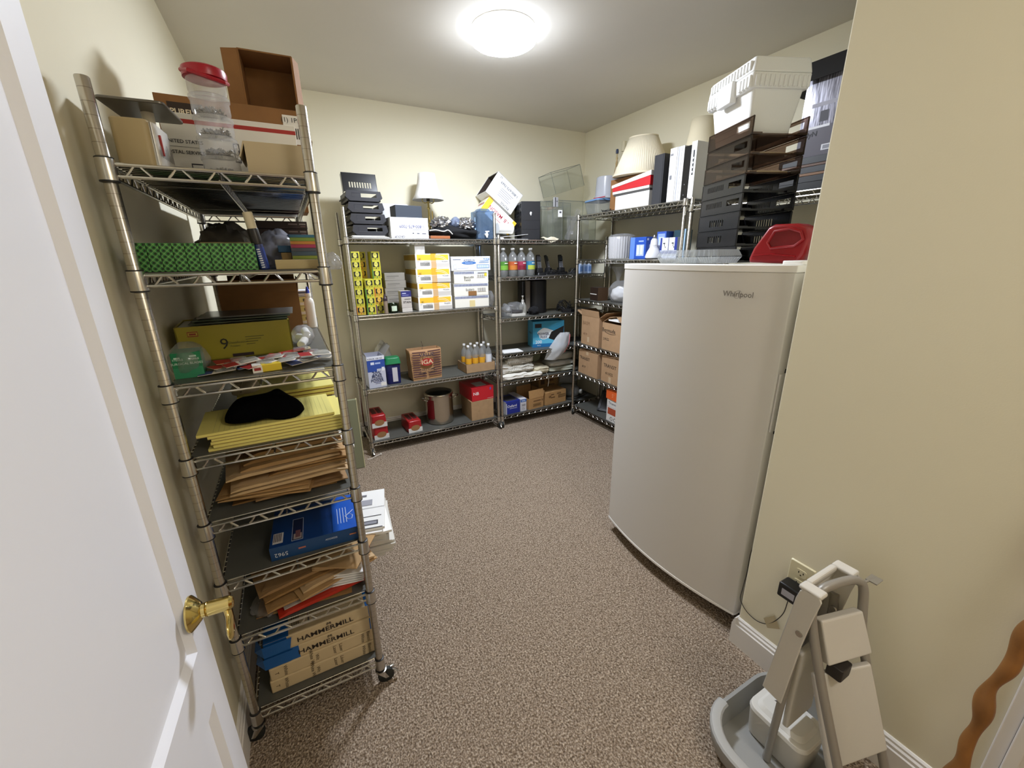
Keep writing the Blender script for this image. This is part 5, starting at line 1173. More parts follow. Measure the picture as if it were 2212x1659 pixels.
MB().box(-w/2,w/2,-d/2,d/2,-h/2,h/2).build('body', mat('white_gloss_card','eceae4',.4), mc, smooth=0, bevel=.002)
e = .0006
q = MB(); q.quad((w/2-.035,-d/2-e,-h/2),(w/2+e,-d/2-e,-h/2),(w/2+e,-d/2-e,h/2),(w/2-.035,-d/2-e,h/2)); q.build('printed_band', C('eec23c',.4), mc, smooth=0)
q = MB(); q.add([(-w/2,-d/2-e,-h/2),(-w/2+.05,-d/2-e,-h/2),(-w/2+.05,-d/2-e,h/2+e),(-w/2,-d/2-e,h/2+e),(-w/2,d/2,h/2+e),(-w/2+.05,d/2,h/2+e)],[(0,1,2,3),(3,2,5,4)]); q.build('printed_band', C('eec23c',.4), mc, smooth=0)
text('W.B. MASON', .046, C('a82a3c'), mc, (.008,-d/2-.0009,.012), (PI/2,PI,0), bold=.0006, sx=.95)
text('W.B. MASON', .040, C('a82a3c'), mc, (-w/2-.0009,0,.01), (PI/2,PI,-PI/2), bold=.0005, sx=.8)
q = MB(); q.quad((-.07,-d/2-e,-.035),(.09,-d/2-e,-.035),(.09,-d/2-e,-.031),(-.07,-d/2-e,-.031)); q.build('print_line', C('a82a3c'), mc, smooth=0)
vt = thing('white_vent', 'grey louvred vent piece under the tilted yellow carton', 'vent', (1.700,3.60,b1+.062), (0,R(20),R(-8)))
mb = MB()
for i in range(7): mb.box(-.06,.06,-.05+.001,.05,-.03+.011*i,-.026+.011*i)
mb.box(-.062,-.058,-.05,.05,-.03,.045); mb.box(.058,.062,-.05,.05,-.03,.045); mb.build('louvres', C('6a6a6c'), vt, smooth=0)
tu = thing('white_tube', 'short white tube with capped end lying on the white binder', 'tube', (1.742,3.415,b1+.092), (0,0,R(6)))
MB().lathe([(.0425,-.075),(.0425,.06),(.046,.062),(.046,.075),(.040,.075),(.038,.07)], 28, axis='x').build('barrel', C('e9e8e4',.4), tu); MB().lathe([(.038,.066),(.0,.066)], 28, axis='x').build('end_cap', C('f2f2f0',.5), tu)
bn = thing('ring_binder', 'white ring binder lying open-edge forward beneath the white tube', 'binder', (1.812,3.47,b1), R(1))
mb = MB(); mb.box(-.145,.145,-.11,.13,0,.003); mb.add([(-.145,-.11,.014),(.145,-.11,.042),(.145,.13,.042),(-.145,.13,.014),(-.145,-.11,.017),(.145,-.11,.045),(.145,.13,.045),(-.145,.13,.017)],[(0,3,2,1),(4,5,6,7),(0,1,5,4),(1,2,6,5),(2,3,7,6),(3,0,4,7)]); mb.box(.142,.146,-.11,.13,0,.045); mb.box(-.146,-.105,-.105,.12,.003,.014); mb.build('cover', M_WHITE, bn, smooth=0)
pc = thing('black_case', 'black tower case with round side holes and a pale emblem', 'case', (2.010,3.46,b1+.0), R(-17))
def holes_panel(W,H,rows,cols,r):
    mb = MB(); cw, ch = W/cols, H/rows; n = 16
    for i in range(cols):
        for j in range(rows):
            cx, cz = (i+.5)*cw, (j+.5)*ch
            inn = [(cx+r*math.cos(2*PI*k/n), cz+r*math.sin(2*PI*k/n)) for k in range(n)]
            out = []
            for k in range(n):
                c_, s_ = math.cos(2*PI*k/n), math.sin(2*PI*k/n); m = max(abs(c_)/(cw/2), abs(s_)/(ch/2)); out.append((cx+c_/m, cz+s_/m))
            mb.add([(x,0,z) for x,z in inn]+[(x,0,z) for x,z in out], [(k,(k+1)%n,n+(k+1)%n,n+k) for k in range(n)])
            o4 = [(i*cw,0,j*ch),((i+1)*cw,0,j*ch),((i+1)*cw,0,(j+1)*ch),(i*cw,0,(j+1)*ch)]
    return mb
H_ = .315
mb = MB(); mb.box(-.085,.085,-.11,-.104,0,H_); mb.box(-.085,.085,-.11,.20,0,.004); mb.box(-.085,.085,-.11,.20,H_-.004,H_); mb.box(.081,.085,-.11,.20,0,H_); mb.box(-.085,.085,.196,.20,0,H_); mb.build('case_shell', mat('case_black','1a1b20',.45), pc, smooth=0, bevel=.002)
hp_ = holes_panel(.30,H_-.01,5,5,.022); hp_.build('perforated_side', mat('case_black','1a1b20',.45), pc, (-.084,.195,.005), (0,0,-PI/2), smooth=0, solid=.003)
q = MB(); q.add([(.010*math.cos(2*PI*i/16)*(1 if math.sin(2*PI*i/16) > 0 else .6),-.1112,.215+.016*math.sin(2*PI*i/16)) for i in range(16)], [tuple(range(16))]); q.build('emblem', C('dfe2e4'), pc, smooth=0)
q = MB(); q.box(-.084,.084,-.1114,-.1098,.16,.1615); q.box(-.084,.084,-.1114,-.1098,.085,.0865); q.build('seam_line', C('0a0a0c'), pc, smooth=0)
# clear acrylic bins
def clearbin(label, loc, rot, w, d, h, sticker=None, back=0):
    t = thing('clear_bin', label, 'display bin', loc, rot, 'clear acrylic bins in the corner')
    mb = MB(); s = .0025
    mb.box(-w/2,w/2,-d/2,d/2,0,s); mb.box(-w/2,w/2,d/2-s,d/2,0,h+back); mb.box(-w/2,w/2,-d/2,-d/2+s,0,h)
    for sx in (-1,1):
        x0 = sx*w/2-(s if sx > 0 else 0); mb.add([(x0,-d/2,0),(x0,d/2,0),(x0,d/2,h+back),(x0,-d/2,h),(x0+s,-d/2,0),(x0+s,d/2,0),(x0+s,d/2,h+back),(x0+s,-d/2,h)],[(0,3,2,1),(4,5,6,7),(0,1,5,4),(1,2,6,5),(2,3,7,6),(3,0,4,7)])
    mb.build('bin', M_CLEAR, t, smooth=0)
    e = MB()
    def ed(a,b): e.tube([a,b], .0022, 5)
    for x in (-w/2,w/2):
        ed((x,-d/2,h),(x,d/2,h+back)); ed((x,-d/2,0),(x,-d/2,h)); ed((x,d/2,0),(x,d/2,h+back))
    ed((-w/2,-d/2,h),(w/2,-d/2,h)); ed((-w/2,d/2,h+back),(w/2,d/2,h+back)); e.build('polished_edge', clear('acrylic_edge','8a908a',.5,.1,'c9cec6'), t)
    if sticker:
        q = MB(); x,z,w_,h_ = sticker; q.box(x,x+w_,-d/2-.0012,-d/2-.0003,z,z+h_); o = q.build('sticker', M_PAPER, t, smooth=0)
        q = MB(); q.box(x+w_*.3,x+w_*.75,-d/2-.0016,-d/2-.001,z+h_*.55,z+h_*.8); q.build('sticker_print', C('55565e'), o, smooth=0)
    return t
clearbin('clear ribbed bin with white sticker, standing right of the black case', (2.245,3.50,b1), R(-8), .21, .20, .285, (.06,.20,.045,.06))
clearbin('clear bin standing behind the stickered bin in the corner', (2.475,3.712,b1), R(3), .28, .13, .36, None, .02)
clearbin('wide clear bin at the front of the corner pile', (2.56,3.49,b1), R(2), .33, .22, .20, (-.14,.05,.03,.03))
clearbin('clear bin resting on top of the front bin in the corner pile', (2.535,3.495,b1+.203), R(-4), .35, .20, .14, None, .03)
clearbin('large clear bin tipped up at the very top of corner pile', (2.515,3.63,b1+.455), (R(-4),R(-16),R(4)), .36, .20, .19)
clearbin('clear sheet-like bin leaning at the left of corner pile', (2.205,3.60,b1+.297), (R(2),R(-4),R(-4)), .24, .12, .05)
for i,(x,y,z,rx,ry,rz,w_,h_,lb) in enumerate(((2.36,3.352,b1+.003,-2,28,-2,.05,.30,'narrow clear plastic strip leaning diagonally before the corner bins'),(2.50,3.356,b1+.003,-3,0,1,.26,.21,'crinkled clear film sheet leaning on the front corner bin'))):
    g = MB(); nx, nz = 14, 14; off = i*9
    vs = [(-w_/2+w_*a/nx, .008*noise.noise(Vector((a*.5+off,b*.5,1))), h_*b/nz) for b in range(nz+1) for a in range(nx+1)]
    g.add(vs, [(b*(nx+1)+a,b*(nx+1)+a+1,(b+1)*(nx+1)+a+1,(b+1)*(nx+1)+a) for b in range(nz) for a in range(nx)])
    tag(g.build('film_sheet', M_FILM, None, (x,y,z), (R(rx),R(ry),R(rz)), smooth=60), lb, 'plastic film')
q = thing('silver_can', 'small silver and black sensor stick standing among the clear bins', 'gadget', (2.315,3.47,b1+.292), R(5))
MB().box(-.022,.022,-.012,.012,0,.085).build('body', C('b9b9bd',.3), q, smooth=0, bevel=.003); MB().box(-.02,-.010,-.0128,-.012,.004,.082).build('dark_stripe', C('4a4a50'), q, smooth=0); MB().lathe([(.007,0),(.007,.002),(0,.003)], 12, (.006,-.012,.05), 'y').build('button', C('2a2a2e'), q)
gl = MB(); nx, ny = 20, 14; vs = []
for j in range(ny+1):
    for i in range(nx+1):
        u = i/nx; v = j/ny; x = -.075+.15*u; y = .05-.11*v; z = .008+.012*math.sin(u*9)*math.sin(v*5+1)
        over = max(0,-.028-y)
        wgt = max(0, 1-abs(u-.5)*1.7)
        z -= over*1.5*wgt; y += over*.8
        vs.append((x,y,z))
gl.add(vs, [(j*(nx+1)+i,j*(nx+1)+i+1,(j+1)*(nx+1)+i+1,(j+1)*(nx+1)+i) for j in range(ny) for i in range(nx)])
tag(gl.build('cloth', mat('cream_cloth','e6dcc2',.8), None, (2.19,3.370,b1+.006), (0,0,R(-4)), smooth=80, solid=.004, sub=1), 'folded cream cloth drooping over the shelf edge by the black case', 'cloth')

# ---- second shelf: soda bottles, cordless phones
for i,(x,c,c2,nm) in enumerate(((1.722,'4a8030','74a83e','green'),(1.818,'b0552e','c07430','orange'),(1.908,'98304a','7a1c2e','crimson'),(2.002,'35789e','aab84a','blue and lime'))):
    t,l = bottle('soda_bottle', 'clear soda bottle with %s label on the second corner shelf' % nm, (x,3.405,b2), .243, .0425, c, .055, .128, 'e9e9e6', 'soda bottles with coloured labels', rotz=0)
    q = MB(); r = .0440; q.add([(r*math.sin(R(a)),-r*math.cos(R(a)),z) for z in (.056,.094) for a in range(-60,61,12)], [(k,k+1,k+12,k+11) for k in range(10)]); o = q.build('label_lower', C(c2,.45), l, smooth=0)
    q = MB(); r = .0444; q.add([(r*math.sin(R(a)),-r*math.cos(R(a)),z) for z in (.109,.116) for a in range(-10,41,10)], [(k,k+1,k+7,k+6) for k in range(5)]); q.build('label_print', C('eeeede'), l, smooth=0)
    q = MB(); q.add([(.002,-.0440,.135),(.010,-.0425,.150),(.002,-.0432,.165),(-.006,-.0436,.150)], [(0,1,2,3)]); q.build('drop_mark', C('dfe3e6'), l, smooth=0)
bottle('soda_bottle', 'clear soda bottle half hidden behind the crimson and blue bottles', (1.955,3.52,b2), .243, .0425, '8a9a8a', .055, .128, 'a9a9a4', 'soda bottles with coloured labels')
M_PH = mat('phone_black','141416',.35)
for x,y,rz,tl_,lb in ((2.135,3.45,-8,-14,'cordless phone in its cradle nearest the soda bottles'),(2.285,3.50,35,-16,'middle cordless phone, turned sideways in its cradle'),(2.400,3.47,-6,-14,'cordless phone in its cradle nearest the corner post')):
    t = thing('cordless_phone', lb, 'phone', (x,y,b2), R(rz), 'cordless phones in cradles')
    mb = MB(); mb.rbox(-.046,.046,-.050,.060,0,.024,.016,4,.006,.006); mb.rbox(-.034,.034,-.012,.052,.024,.062,.01,4,.003,.006); mb.build('cradle', M_PH, t, bevel=.003)
    hs_ = MB(); hs_.rbox(-.024,.024,-.011,.014,.0,.165,.010,4,.004,.002); o = hs_.build('handset', M_PH, t, (0,.010,.022), (R(tl_),0,0), bevel=.004)
    q = MB(); q.box(-.020,.020,-.0138,-.011,.108,.150); q.build('screen', C('3a3f44',.15), o, smooth=0)
    q = MB()
    for a in range(3):
        for b in range(5): q.lathe([(.0035,0),(.0033,.0012),(0,.0014)], 8, (-.011+.011*a,-.0106,.035+.013*b), 'y') if False else q.box(-.0185+.014*a,-.0095+.014*a,-.0142,-.0105,.030+.0145*b,.039+.0145*b)
    q.build('keypad', C('77787c',.4), o, smooth=0)
def cables(label, c, n, sx, sy, h, seed, r=.0028):
    rnd = random.Random(seed); P = []; 
    for i in range(n):
        a = i*.9+rnd.uniform(-.4,.4); P.append((c[0]+sx*math.cos(a)*rnd.uniform(.35,1), c[1]+sy*math.sin(a)*rnd.uniform(.35,1), c[2]+r+h*rnd.random()**1.5))
    mb = MB(); mb.tube(smooth_path(P,6), r, 6); o = mb.build('cable_tangle', mat('cable_black','161617',.5), None); return tag(o, label, 'cable')
cables('black cable tangle between the phone cradles', (2.27,3.40,b2), 34, .12, .035, .045, 3)
cables('black coiled cable at the right end beside the corner post', (2.50,3.42,b2), 40, .065, .05, .055, 5)
for i in range(3):
    t = thing('water_bottle', 'small pale blue bottle behind the corner post, %s of three' % ['leftmost','middle','rightmost'][i], 'bottle', (2.605+.052*i,3.44,b2), 0, 'small pale blue bottles')
    MB().rbox(-.024,.024,-.018,.018,0,.088,.010,4,.001,.001).build('bottle', C('a9bfe0',.4), t, bevel=.004); MB().lathe([(.013,.088),(.014,.09),(.014,.108),(.011,.111),(0,.111)], 16).build('cap', C('e6e9ee',.4), t)
    MB().box(-.018,.018,-.0190,-.0180,.02,.07).build('label', C('6f8fc4',.4), t, smooth=0)

# ---- third shelf: shredder, pump bottle, odds and ends
bn = thing('paper_shredder', 'black rounded bin with grey side panel and power lead', 'bin', (2.170,3.55,b3), R(-12))
mb = MB(); mb.rbox(-.105,.085,-.085,.085,.0,.315,.075,8,-.0,-.0); mb.build('bin', mat('bin_black','0e0e10',.45), bn, bevel=.008)
mb = MB(); mb.rbox(-.150,-.098,-.075,.075,.02,.312,.01,3); mb.build('side_panel', C('6d6459',.5), bn, bevel=.004)
mb = MB(); mb.rbox(-.19,-.15,-.07,.06,.02,.31,.008,3); mb.build('glass_side', clear('dark_film','6b675f',.5,.1,'3b3a36'), bn, bevel=.003)
mb = MB(); mb.tube(smooth_path([(-.02,-.05,.325),(-.12,-.06,.332),(-.19,-.075,.325),(-.205,-.08,.26),(-.205,-.08,.08),(-.20,-.08,.01)],6), .0035, 6); mb.build('power_lead', M_BLACKP, bn)
pm = thing('pump_bottle', 'white soap pump bottle left of the black bin', 'bottle', (1.958,3.475,b3))
MB().lathe([(.035,0),(.039,.004),(.039,.05),(.034,.085),(.016,.12),(.012,.125)], 26).build('bottle', clear('frosted_plastic','f0f0ea',.7,.2,'d9d7ce'), pm)
mb = MB(); mb.lathe([(.013,.124),(.013,.14),(.006,.142),(.006,.168),(.011,.17),(.011,.18),(0,.181)], 18); mb.tube([(0,0,.176),(-.012,-.022,.176),(-.014,-.026,.168)], .0045, 8); mb.build('pump', C('e9e7e0',.4), pm)
fr = thing('oval_picture', 'silver-edged oval picture lying in clear wrap before the pump bottle', 'picture', (1.865,3.43,b3), R(-6))
mb = MB(); mb.rbox(-.085,.085,-.06,.07,.0,.026,.03,5,.004,.004); mb.build('base', C('b9b6ae',.3), fr, bevel=.004)
mb = MB(); mb.lathe([(.030,.026),(.045,.030),(.05,.045),(.044,.05),(.028,.034),(0,.034)], 24, (.0,.0,0), sx=1.3); mb.build('oval_glass', C('4d4a4a',.1), fr)
lump('clear_pouch', M_FILM, (1.76,3.44,b3+.05), (.05,.07,.06), .35, 2.5, 61, flat=.8, label='clear plastic pouch at the left end of third corner shelf', cat='plastic film', ridge=.4)
lump('clear_pouch', M_FILM, (1.87,3.47,b3+.075), (.10,.06,.05), .3, 2.2, 62, flat=.9, label='clear wrap bunched over the silver-edged oval picture', cat='plastic film', ridge=.5)
lump('black_cloth_roll', mat('black_fabric','0a0a0d',.95), (2.05,3.42,b3+.035), (.055,.05,.04), .2, 2, 63, flat=.85, label='black cloth bundle at the foot of the black bin', cat='cloth')
cables('black cable bundle with plugs at the right end of third shelf', (2.44,3.47,b3), 50, .10, .06, .11, 8, .0032)
pbox('power_brick', 'black power brick by the cable bundle on third corner shelf', 'power brick', (2.36,2.45), (3.36,3.41), (b3,b3+.032), M_BLACKP, rot=-14)
pbox('charger', 'shiny black charger at the shelf edge near the corner post', 'charger', (2.455,2.51), (3.352,3.395), (b3,b3+.028), M_BLK, rot=12)

# ---- fourth shelf: bag box, paper
pb_ = carton('trash_bag_box', 'light blue box of trash bags with torn dispensing hole', 'carton', (2.075,2.405), (3.42,3.58), (b4,b4+.258), mat('sky_blue_card','3fa6d3',.45), (), (), (), rot=-12)
D4 = (.33,.16,.258)
q = MB(); e = .0006
def bq(x0,z0,x1,z1,ee): q.quad((x0,-.08-ee,z0),(x1,-.08-ee,z0),(x1,-.08-ee,z1),(x0,-.08-ee,z1))
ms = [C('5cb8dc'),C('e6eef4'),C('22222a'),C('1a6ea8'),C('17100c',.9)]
q.m = 0; bq(-.165,.0,.165,.10,e); q.m = 3; bq(-.165,0,.165,.035,e*1.4); q.m = 2; bq(-.145,.195,-.075,.235,e*2)
q.m = 1; q.add([(-.03+.085*math.cos(2*PI*i/22)*(1+.12*math.sin(5*2*PI*i/22)),-.08-e*1.6,.135+.055*math.sin(2*PI*i/22)*(1+.12*math.cos(3*2*PI*i/22))) for i in range(22)], [tuple(range(22))])
q.m = 4; q.add([(.0,-.08-e*3,.085),(.155,-.08-e*3,.03),(.163,-.08-e*3,.205),(.03,-.08-e*3,.150)], [(0,1,2,3)])  # flat dark patch painted for the shade inside the torn hole
q.m = 2; bq(-.03,.118,.02,.121,e*2.4)
q.build('print_pattern', ms, pb_, smooth=0)
text('POWER', .034, C('26264a'), pb_, (-.055,-.0825,.132), FROT['f'], bold=.0008); text('FLEX', .034, C('26264a'), pb_, (-.050,-.0825,.100), FROT['f'], bold=.0008); text('200', .046, C('f2f4f8'), pb_, (-.105,-.0825,.052), FROT['f'], bold=.0009)
text('POWER', .026, C('3a3a4a'), pb_, (-.1660,.0,.14), FROT['l'], bold=.0004)
text('BAGS', .016, C('dfe8f0'), pb_, (-.10,-.0825,.018), FROT['f'])
bag = MB(); nx, nz = 16, 18; vs = []; fs = []
for j in range(nz+1):
    v = j/nz
    for i in range(nx+1):
        u = i/nx; wd = .10+.13*math.sin(min(1,v*1.3)*PI*.5)*(1-.15*v); x = (u-.5)*wd+.045-.10*v; z = .0-.235*v+.035*(1-abs(2*u-1))*v*-1+.06*(u-.5)*v
        y = -.012-.055*math.sin(v*PI*.8)*(1-(2*u-1)**2)-.010*noise.noise(Vector((u*4,v*4,2)))
        vs.append((x,y,z))
for j in range(nz):
    for i in range(nx): a = j*(nx+1)+i; fs.append((a,a+1,a+nx+2,a+nx+1))
bag.add(vs, fs)
tb2 = tag(bag.build('trash_bag', clear('white_bag_film','f6f6f6',.86,.25,'eef0f2'), None, (2.305,3.338,b4+.150), (R(4),0,R(-12)), smooth=80), 'white trash bag with pink drawstring hanging out of blue box', 'bag')
ds = MB(); ds.tube([(vs[(j)*(nx+1)+nx][0],vs[j*(nx+1)+nx][1]-.002,vs[j*(nx+1)+nx][2]) for j in range(2,nz+1)], .0045, 6); ds.build('drawstring', C('e0848a',.5), tb2)
o = MB().box(-.10,.10,-.07,.07,0,.006).build('paper_pad', M_PAPER, None, (1.80,3.43,b4), (0,0,R(-6)), smooth=0); tag(o, 'small pad of white paper on the fourth corner shelf', 'paper')

# ---- fifth shelf: striped towels
def _stripe(nt, b):
    N = nt.nodes.new; L = nt.links.new
    tc = N('ShaderNodeTexCoord'); s = N('ShaderNodeSeparateXYZ'); L(tc.outputs['Object'], s.inputs[0])
    n = N('ShaderNodeTexNoise'); n.inputs['Scale'].default_value = 9; L(tc.outputs['Object'], n.inputs['Vector'])
    ma = N('ShaderNodeMath'); ma.operation = 'MULTIPLY_ADD'; L(n.outputs['Fac'], ma.inputs[0]); ma.inputs[1].default_value = .03; L(s.outputs['X'], ma.inputs[2])
    k = N('ShaderNodeMath'); k.operation = 'MULTIPLY'; k.inputs[1].default_value = 58; L(ma.outputs[0], k.inputs[0])
    fr = N('ShaderNodeMath'); fr.operation = 'FRACT'; L(k.outputs[0], fr.inputs[0])
    r = N('ShaderNodeValToRGB'); e = r.color_ramp.elements; e[0].position = .22; e[0].color = (*srgb('83837a'),1); e[1].position = .34; e[1].color = (*srgb('dedbd0'),1)
    L(fr.outputs[0], r.inputs['Fac']); L(r.outputs[0], b.inputs['Base Color']); b.inputs['Roughness'].default_value = .95
M_STRIPE = nodes_mat('striped_towel', _stripe); M_TOWEL = mat('white_towel','e2dfd5',.95,bump=.5,bump_scale=300); M_GTOWEL = mat('olive_towel','70745a',.95,bump=.5,bump_scale=300)
def towel(label, c, w, d, h, m, rz, seed, layers=3):
    nx, ny = 22, 14; vs = []; fs = []; per = []
    mb = MB(); rnd = random.Random(seed)
    # folded cloth: rounded slab with soft wavy surface and layer creases at the front
    nu = 40; prof = []
    for i in range(nu):
        a = 2*PI*i/nu; cx = math.copysign(abs(math.cos(a))**.45, math.cos(a)); sz = math.copysign(abs(math.sin(a))**.65, math.sin(a)); prof.append((cx,sz))
    K = 18; rings = []
    for k in range(K+1):
        u = k/K; e = (1-abs(2*u-1)**6)*.12+.88 if 0 < k < K else .80; r_ = []
        for cy,sz in prof:
            x = -w/2+w*u; y = cy*d/2*e; z = h/2+sz*h/2*e
            n_ = noise.noise(Vector((x*14+seed,y*14,z*20)))
            cre = -.006*(1 if cy < -.7 and (int((z/h)*layers*2) % 2) else 0)
            z += h*.22*n_*(sz > -.2); y += .012*n_-cre+.006*noise.noise(Vector((x*30,seed,z*60)))
            r_.append((x,y,max(0.0005,z)))
        rings.append(r_)
    mb.shell(rings); mb.f.append([K*nu+j for j in range(nu)]); mb.mi.append(0)
    return tag(mb.build('towel', m, None, c, (0,0,R(rz)), smooth=80), label, 'towel', 'folded towels on the fifth corner shelf')
towel('plain white folded towel at the lowest front left of the pile', (1.80,3.44,b5), .30, .20, .060, M_TOWEL, 3, 1)
towel('plain white towel edge lying at shelf front, right of the lowest', (2.00,3.41,b5), .22, .15, .050, M_TOWEL, -6, 2)
towel('striped towel folded across the middle of the left pile', (1.86,3.46,b5+.062), .34, .19, .075, M_STRIPE, -3, 3)
towel('striped towel on top of the left pile', (1.885,3.47,b5+.135), .30, .18, .078, M_STRIPE, 5, 4)
towel('white towel slumped at the far left against the post', (1.715,3.47,b5+.06), .12, .20, .10, M_TOWEL, 10, 5)
towel('striped towel at the back of the left pile, topmost', (1.80,3.60,b5+.12), .28, .16, .088, M_STRIPE, 2, 6)
towel('olive green towel behind the striped ones', (2.085,3.60,b5+.10), .22, .18, .12, M_GTOWEL, 0, 7)
towel('cream towel rolled in the middle of the shelf', (2.115,3.46,b5), .20, .17, .085, mat('cream_towel','d2c9ad',.95), 8, 8)
towel('grey-green folded towel at the right, lowest', (2.38,3.47,b5), .30, .20, .055, mat('sage_towel','a9ab9b',.95), -4, 9)
towel('grey folded towel at the right, above the lowest', (2.38,3.48,b5+.056), .29, .19, .055, mat('grey_towel','bdbbb0',.95), 3, 10)
towel('pale towel on top at the right beneath the hanging bag', (2.40,3.50,b5+.112), .27, .18, .075, mat('pale_towel','c9c7ba',.95), -3, 11)
st_ = MB(); st_.tube(smooth_path([(2.165,3.36,b5+.02),(2.163,3.325,b5-.01),(2.168,3.322,b5-.06),(2.160,3.322,b5-.115)],5), .002, 6); tag(st_.build('towel_string', C('b9b3a0'), None), 'pale string dangling from the towel shelf', 'string')

# ---- bottom shelf: index cards, cartons, jugs
pbox('index_card_box', 'dark blue envelope box with white side edge and torn open top', 'box', (1.690,1.850), (3.352,3.56), (b6,b6+.128), mat('royal_blue_card','1f2f8c',.4), [('f',0,.05,0,.88,'cfd0d6'),('l',0,1,0,1,'c9c9d0'),('t',.1,.9,.1,.8,'3a3a44'),('f',.25,.78,.40,.45,'8a93c4')], [('f',.42,.62,.036,'Oxford','e9ebf4',0,.0008),('f',.5,.44,.010,'Business Envelopes','cfd4ee')], rot=3)
pbox('index_card_box', 'slim white box with blue header marked 500, beside dark blue box', 'box', (1.856,1.925), (3.358,3.60), (b6,b6+.130), C('d3d3da'), [('f',0,1,.74,.95,'3a66b4'),('f',.2,.8,.80,.88,'b9cbe8'),('f',.2,.75,.15,.18,'8a8a92'),('f',.2,.6,.25,.28,'8a8a92')], [('f',.5,.48,.030,'500','3a3a44',0,.0004)], rot=3)
oc = carton('kraft_carton', 'open brown carton with raised front flap in the bottom row', 'carton', (1.945,2.130), (3.362,3.58), (b6,b6+.112), mat('tan_carton','b58c5a',.75,noise_amt=.04), (('f',84,.085),('b',95,.08),('r',100,.06)), [('f',.28,.82,.20,.46,'5a4026'),('f',.30,.80,.24,.42,'a07c4c'),('f',.34,.76,.30,.36,'5a4026'),('f',.3,.8,.66,.78,'7a5a38'),('f',.86,.95,.62,.80,'7a5a38')], rot=6)
pbox('kraft_carton', 'closed brown carton with dark printing, right in the bottom row', 'carton', (2.160,2.430), (3.385,3.56), (b6,b6+.138), mat('tan_carton','b58c5a',.75,noise_amt=.04), [('f',.62,.97,.42,.66,'5a4228'),('f',.64,.95,.46,.62,'8a6a42'),('f',.25,.45,.50,.58,'6a4e30'),('f',.55,.75,.72,.84,'7a5c3a'),('f',.25,.40,.74,.80,'5f452a')], [('f',.20,.62,.028,'GP','4a3420',0,.0006)], rot=5)
pbox('kraft_carton', 'brown carton stacked behind, topmost at the back of bottom row', 'carton', (2.21,2.47), (3.59,3.735), (b6+.09,b6+.245), mat('tan_carton2','9a7848',.75,noise_amt=.04), [('f',.1,.3,.45,.8,'5a4228'),('f',.4,.75,.6,.75,'6a4e30'),('f',.4,.8,.3,.4,'6a4e30')], rot=2)
pbox('kraft_carton', 'brown carton at the back bottom supporting the rear one', 'carton', (2.20,2.48), (3.585,3.74), (b6,b6+.089), mat('tan_carton2','9a7848',.75,noise_amt=.04))
M_JUG = clear('milky_jug','e9ebec',.6,.25,'d3d6d6')
for i,(x,y,z,rx,lb) in enumerate(((2.58,3.52,b6+.062,88,'milky plastic jug lying on its side, lower of two in the corner'),(2.575,3.56,b6+.205,94,'milky plastic jug lying on top of the other jug in the corner'))):
    t = thing('plastic_jug', lb, 'jug', (x,y,z), (R(rx),0,R(35+30*i)), 'milky plastic jugs')
    mb = MB(); mb.lathe([(.05,-.11),(.066,-.10),(.068,.0),(.066,.05),(.045,.09),(.020,.105),(.020,.118)], 24); mb.tube(smooth_path([(.060,0,.045),(.085,0,.055),(.080,0,.09),(.030,0,.10)],5), .010, 8); mb.build('body', M_JUG, t)
    MB().lathe([(.023,.112),(.024,.118),(.024,.135),(0,.136)], 20).build('cap', C('eceeee',.4), t)
o = MB(); o.tube(smooth_path([(2.47,3.42,b6+.006),(2.55,3.40,b6+.004),(2.66,3.42,b6+.006),(2.74,3.45,b6+.01)],5), .006, 6); tag(o.build('black_strap', M_BLACKP, None), 'black strap lying in front of the milky jugs', 'strap')

# ================================================================== unit on the far right wall
c1_,c2_,c3_,c4_,c5_,c6_ = [CZ[5]+LT,CZ[4]+LT,CZ[3]+LT,CZ[2]+LT,CZ[1]+LT,CZ[0]+LT]
# ---- top
kt = thing('lidded_tub', 'clear food tub with blue lid at the corner end of top shelf', 'food container', (2.575,3.15,c1_), R(-8))
mb = MB(); mb.rbox(-.075,.075,-.10,.10,0,.105,.02,4,-.018,-.018); mb.build('tub', M_CLEARH, kt); mb = MB(); mb.rbox(-.10,.10,-.125,.125,.105,.122,.03,5,.006,.006); mb.build('lid', mat('translucent_blue','6f93bf',.4), kt, bevel=.005)
wt = thing('round_tub', 'upturned white translucent tub on the blue-lidded container', 'food container', (2.61,3.105,c1_+.124), R(0))
MB().lathe([(.103,0),(.106,.003),(.106,.022),(.100,.024),(.092,.172),(.086,.178),(0,.178)], 36).build('tub', clear('milky_tub','eef0f6',.75,.2,'e2e5ee'), wt)
o = MB().box(-.004,.004,-.07,.07,0,.007).build('red_pen', C('b01a2c',.35), None, (2.478,3.06,c1_+.128), (0,0,R(4)), smooth=0, bevel=.002); o.location = (2.497,3.065,c1_+.1235); tag(o, 'thin red strip lying at the front edge of the blue lid', 'strip')
lb_ = thing('lamp_base', 'antique brass lamp base without shade at the back of top shelf', 'lamp', (2.800,3.130,c1_))
M_ABR = mat('antique_brass','8c6a3c',.28,.9)
mb = MB(); mb.lathe([(.085,0),(.088,.01),(.075,.03),(.05,.045),(.03,.06),(.022,.10),(.03,.13),(.05,.15),(.058,.18),(.05,.22),(.03,.245),(.024,.26),(.035,.275),(.045,.30),(.046,.34),(.036,.375),(.048,.385),(.048,.395),(.02,.41)], 28); mb.build('base', M_ABR, lb_)
mb = MB(); mb.box(-.05,.05,-.01,.15,.30,.335); mb.build('side_arm', mat('dark_wood','5a3a20',.5), lb_, bevel=.01)
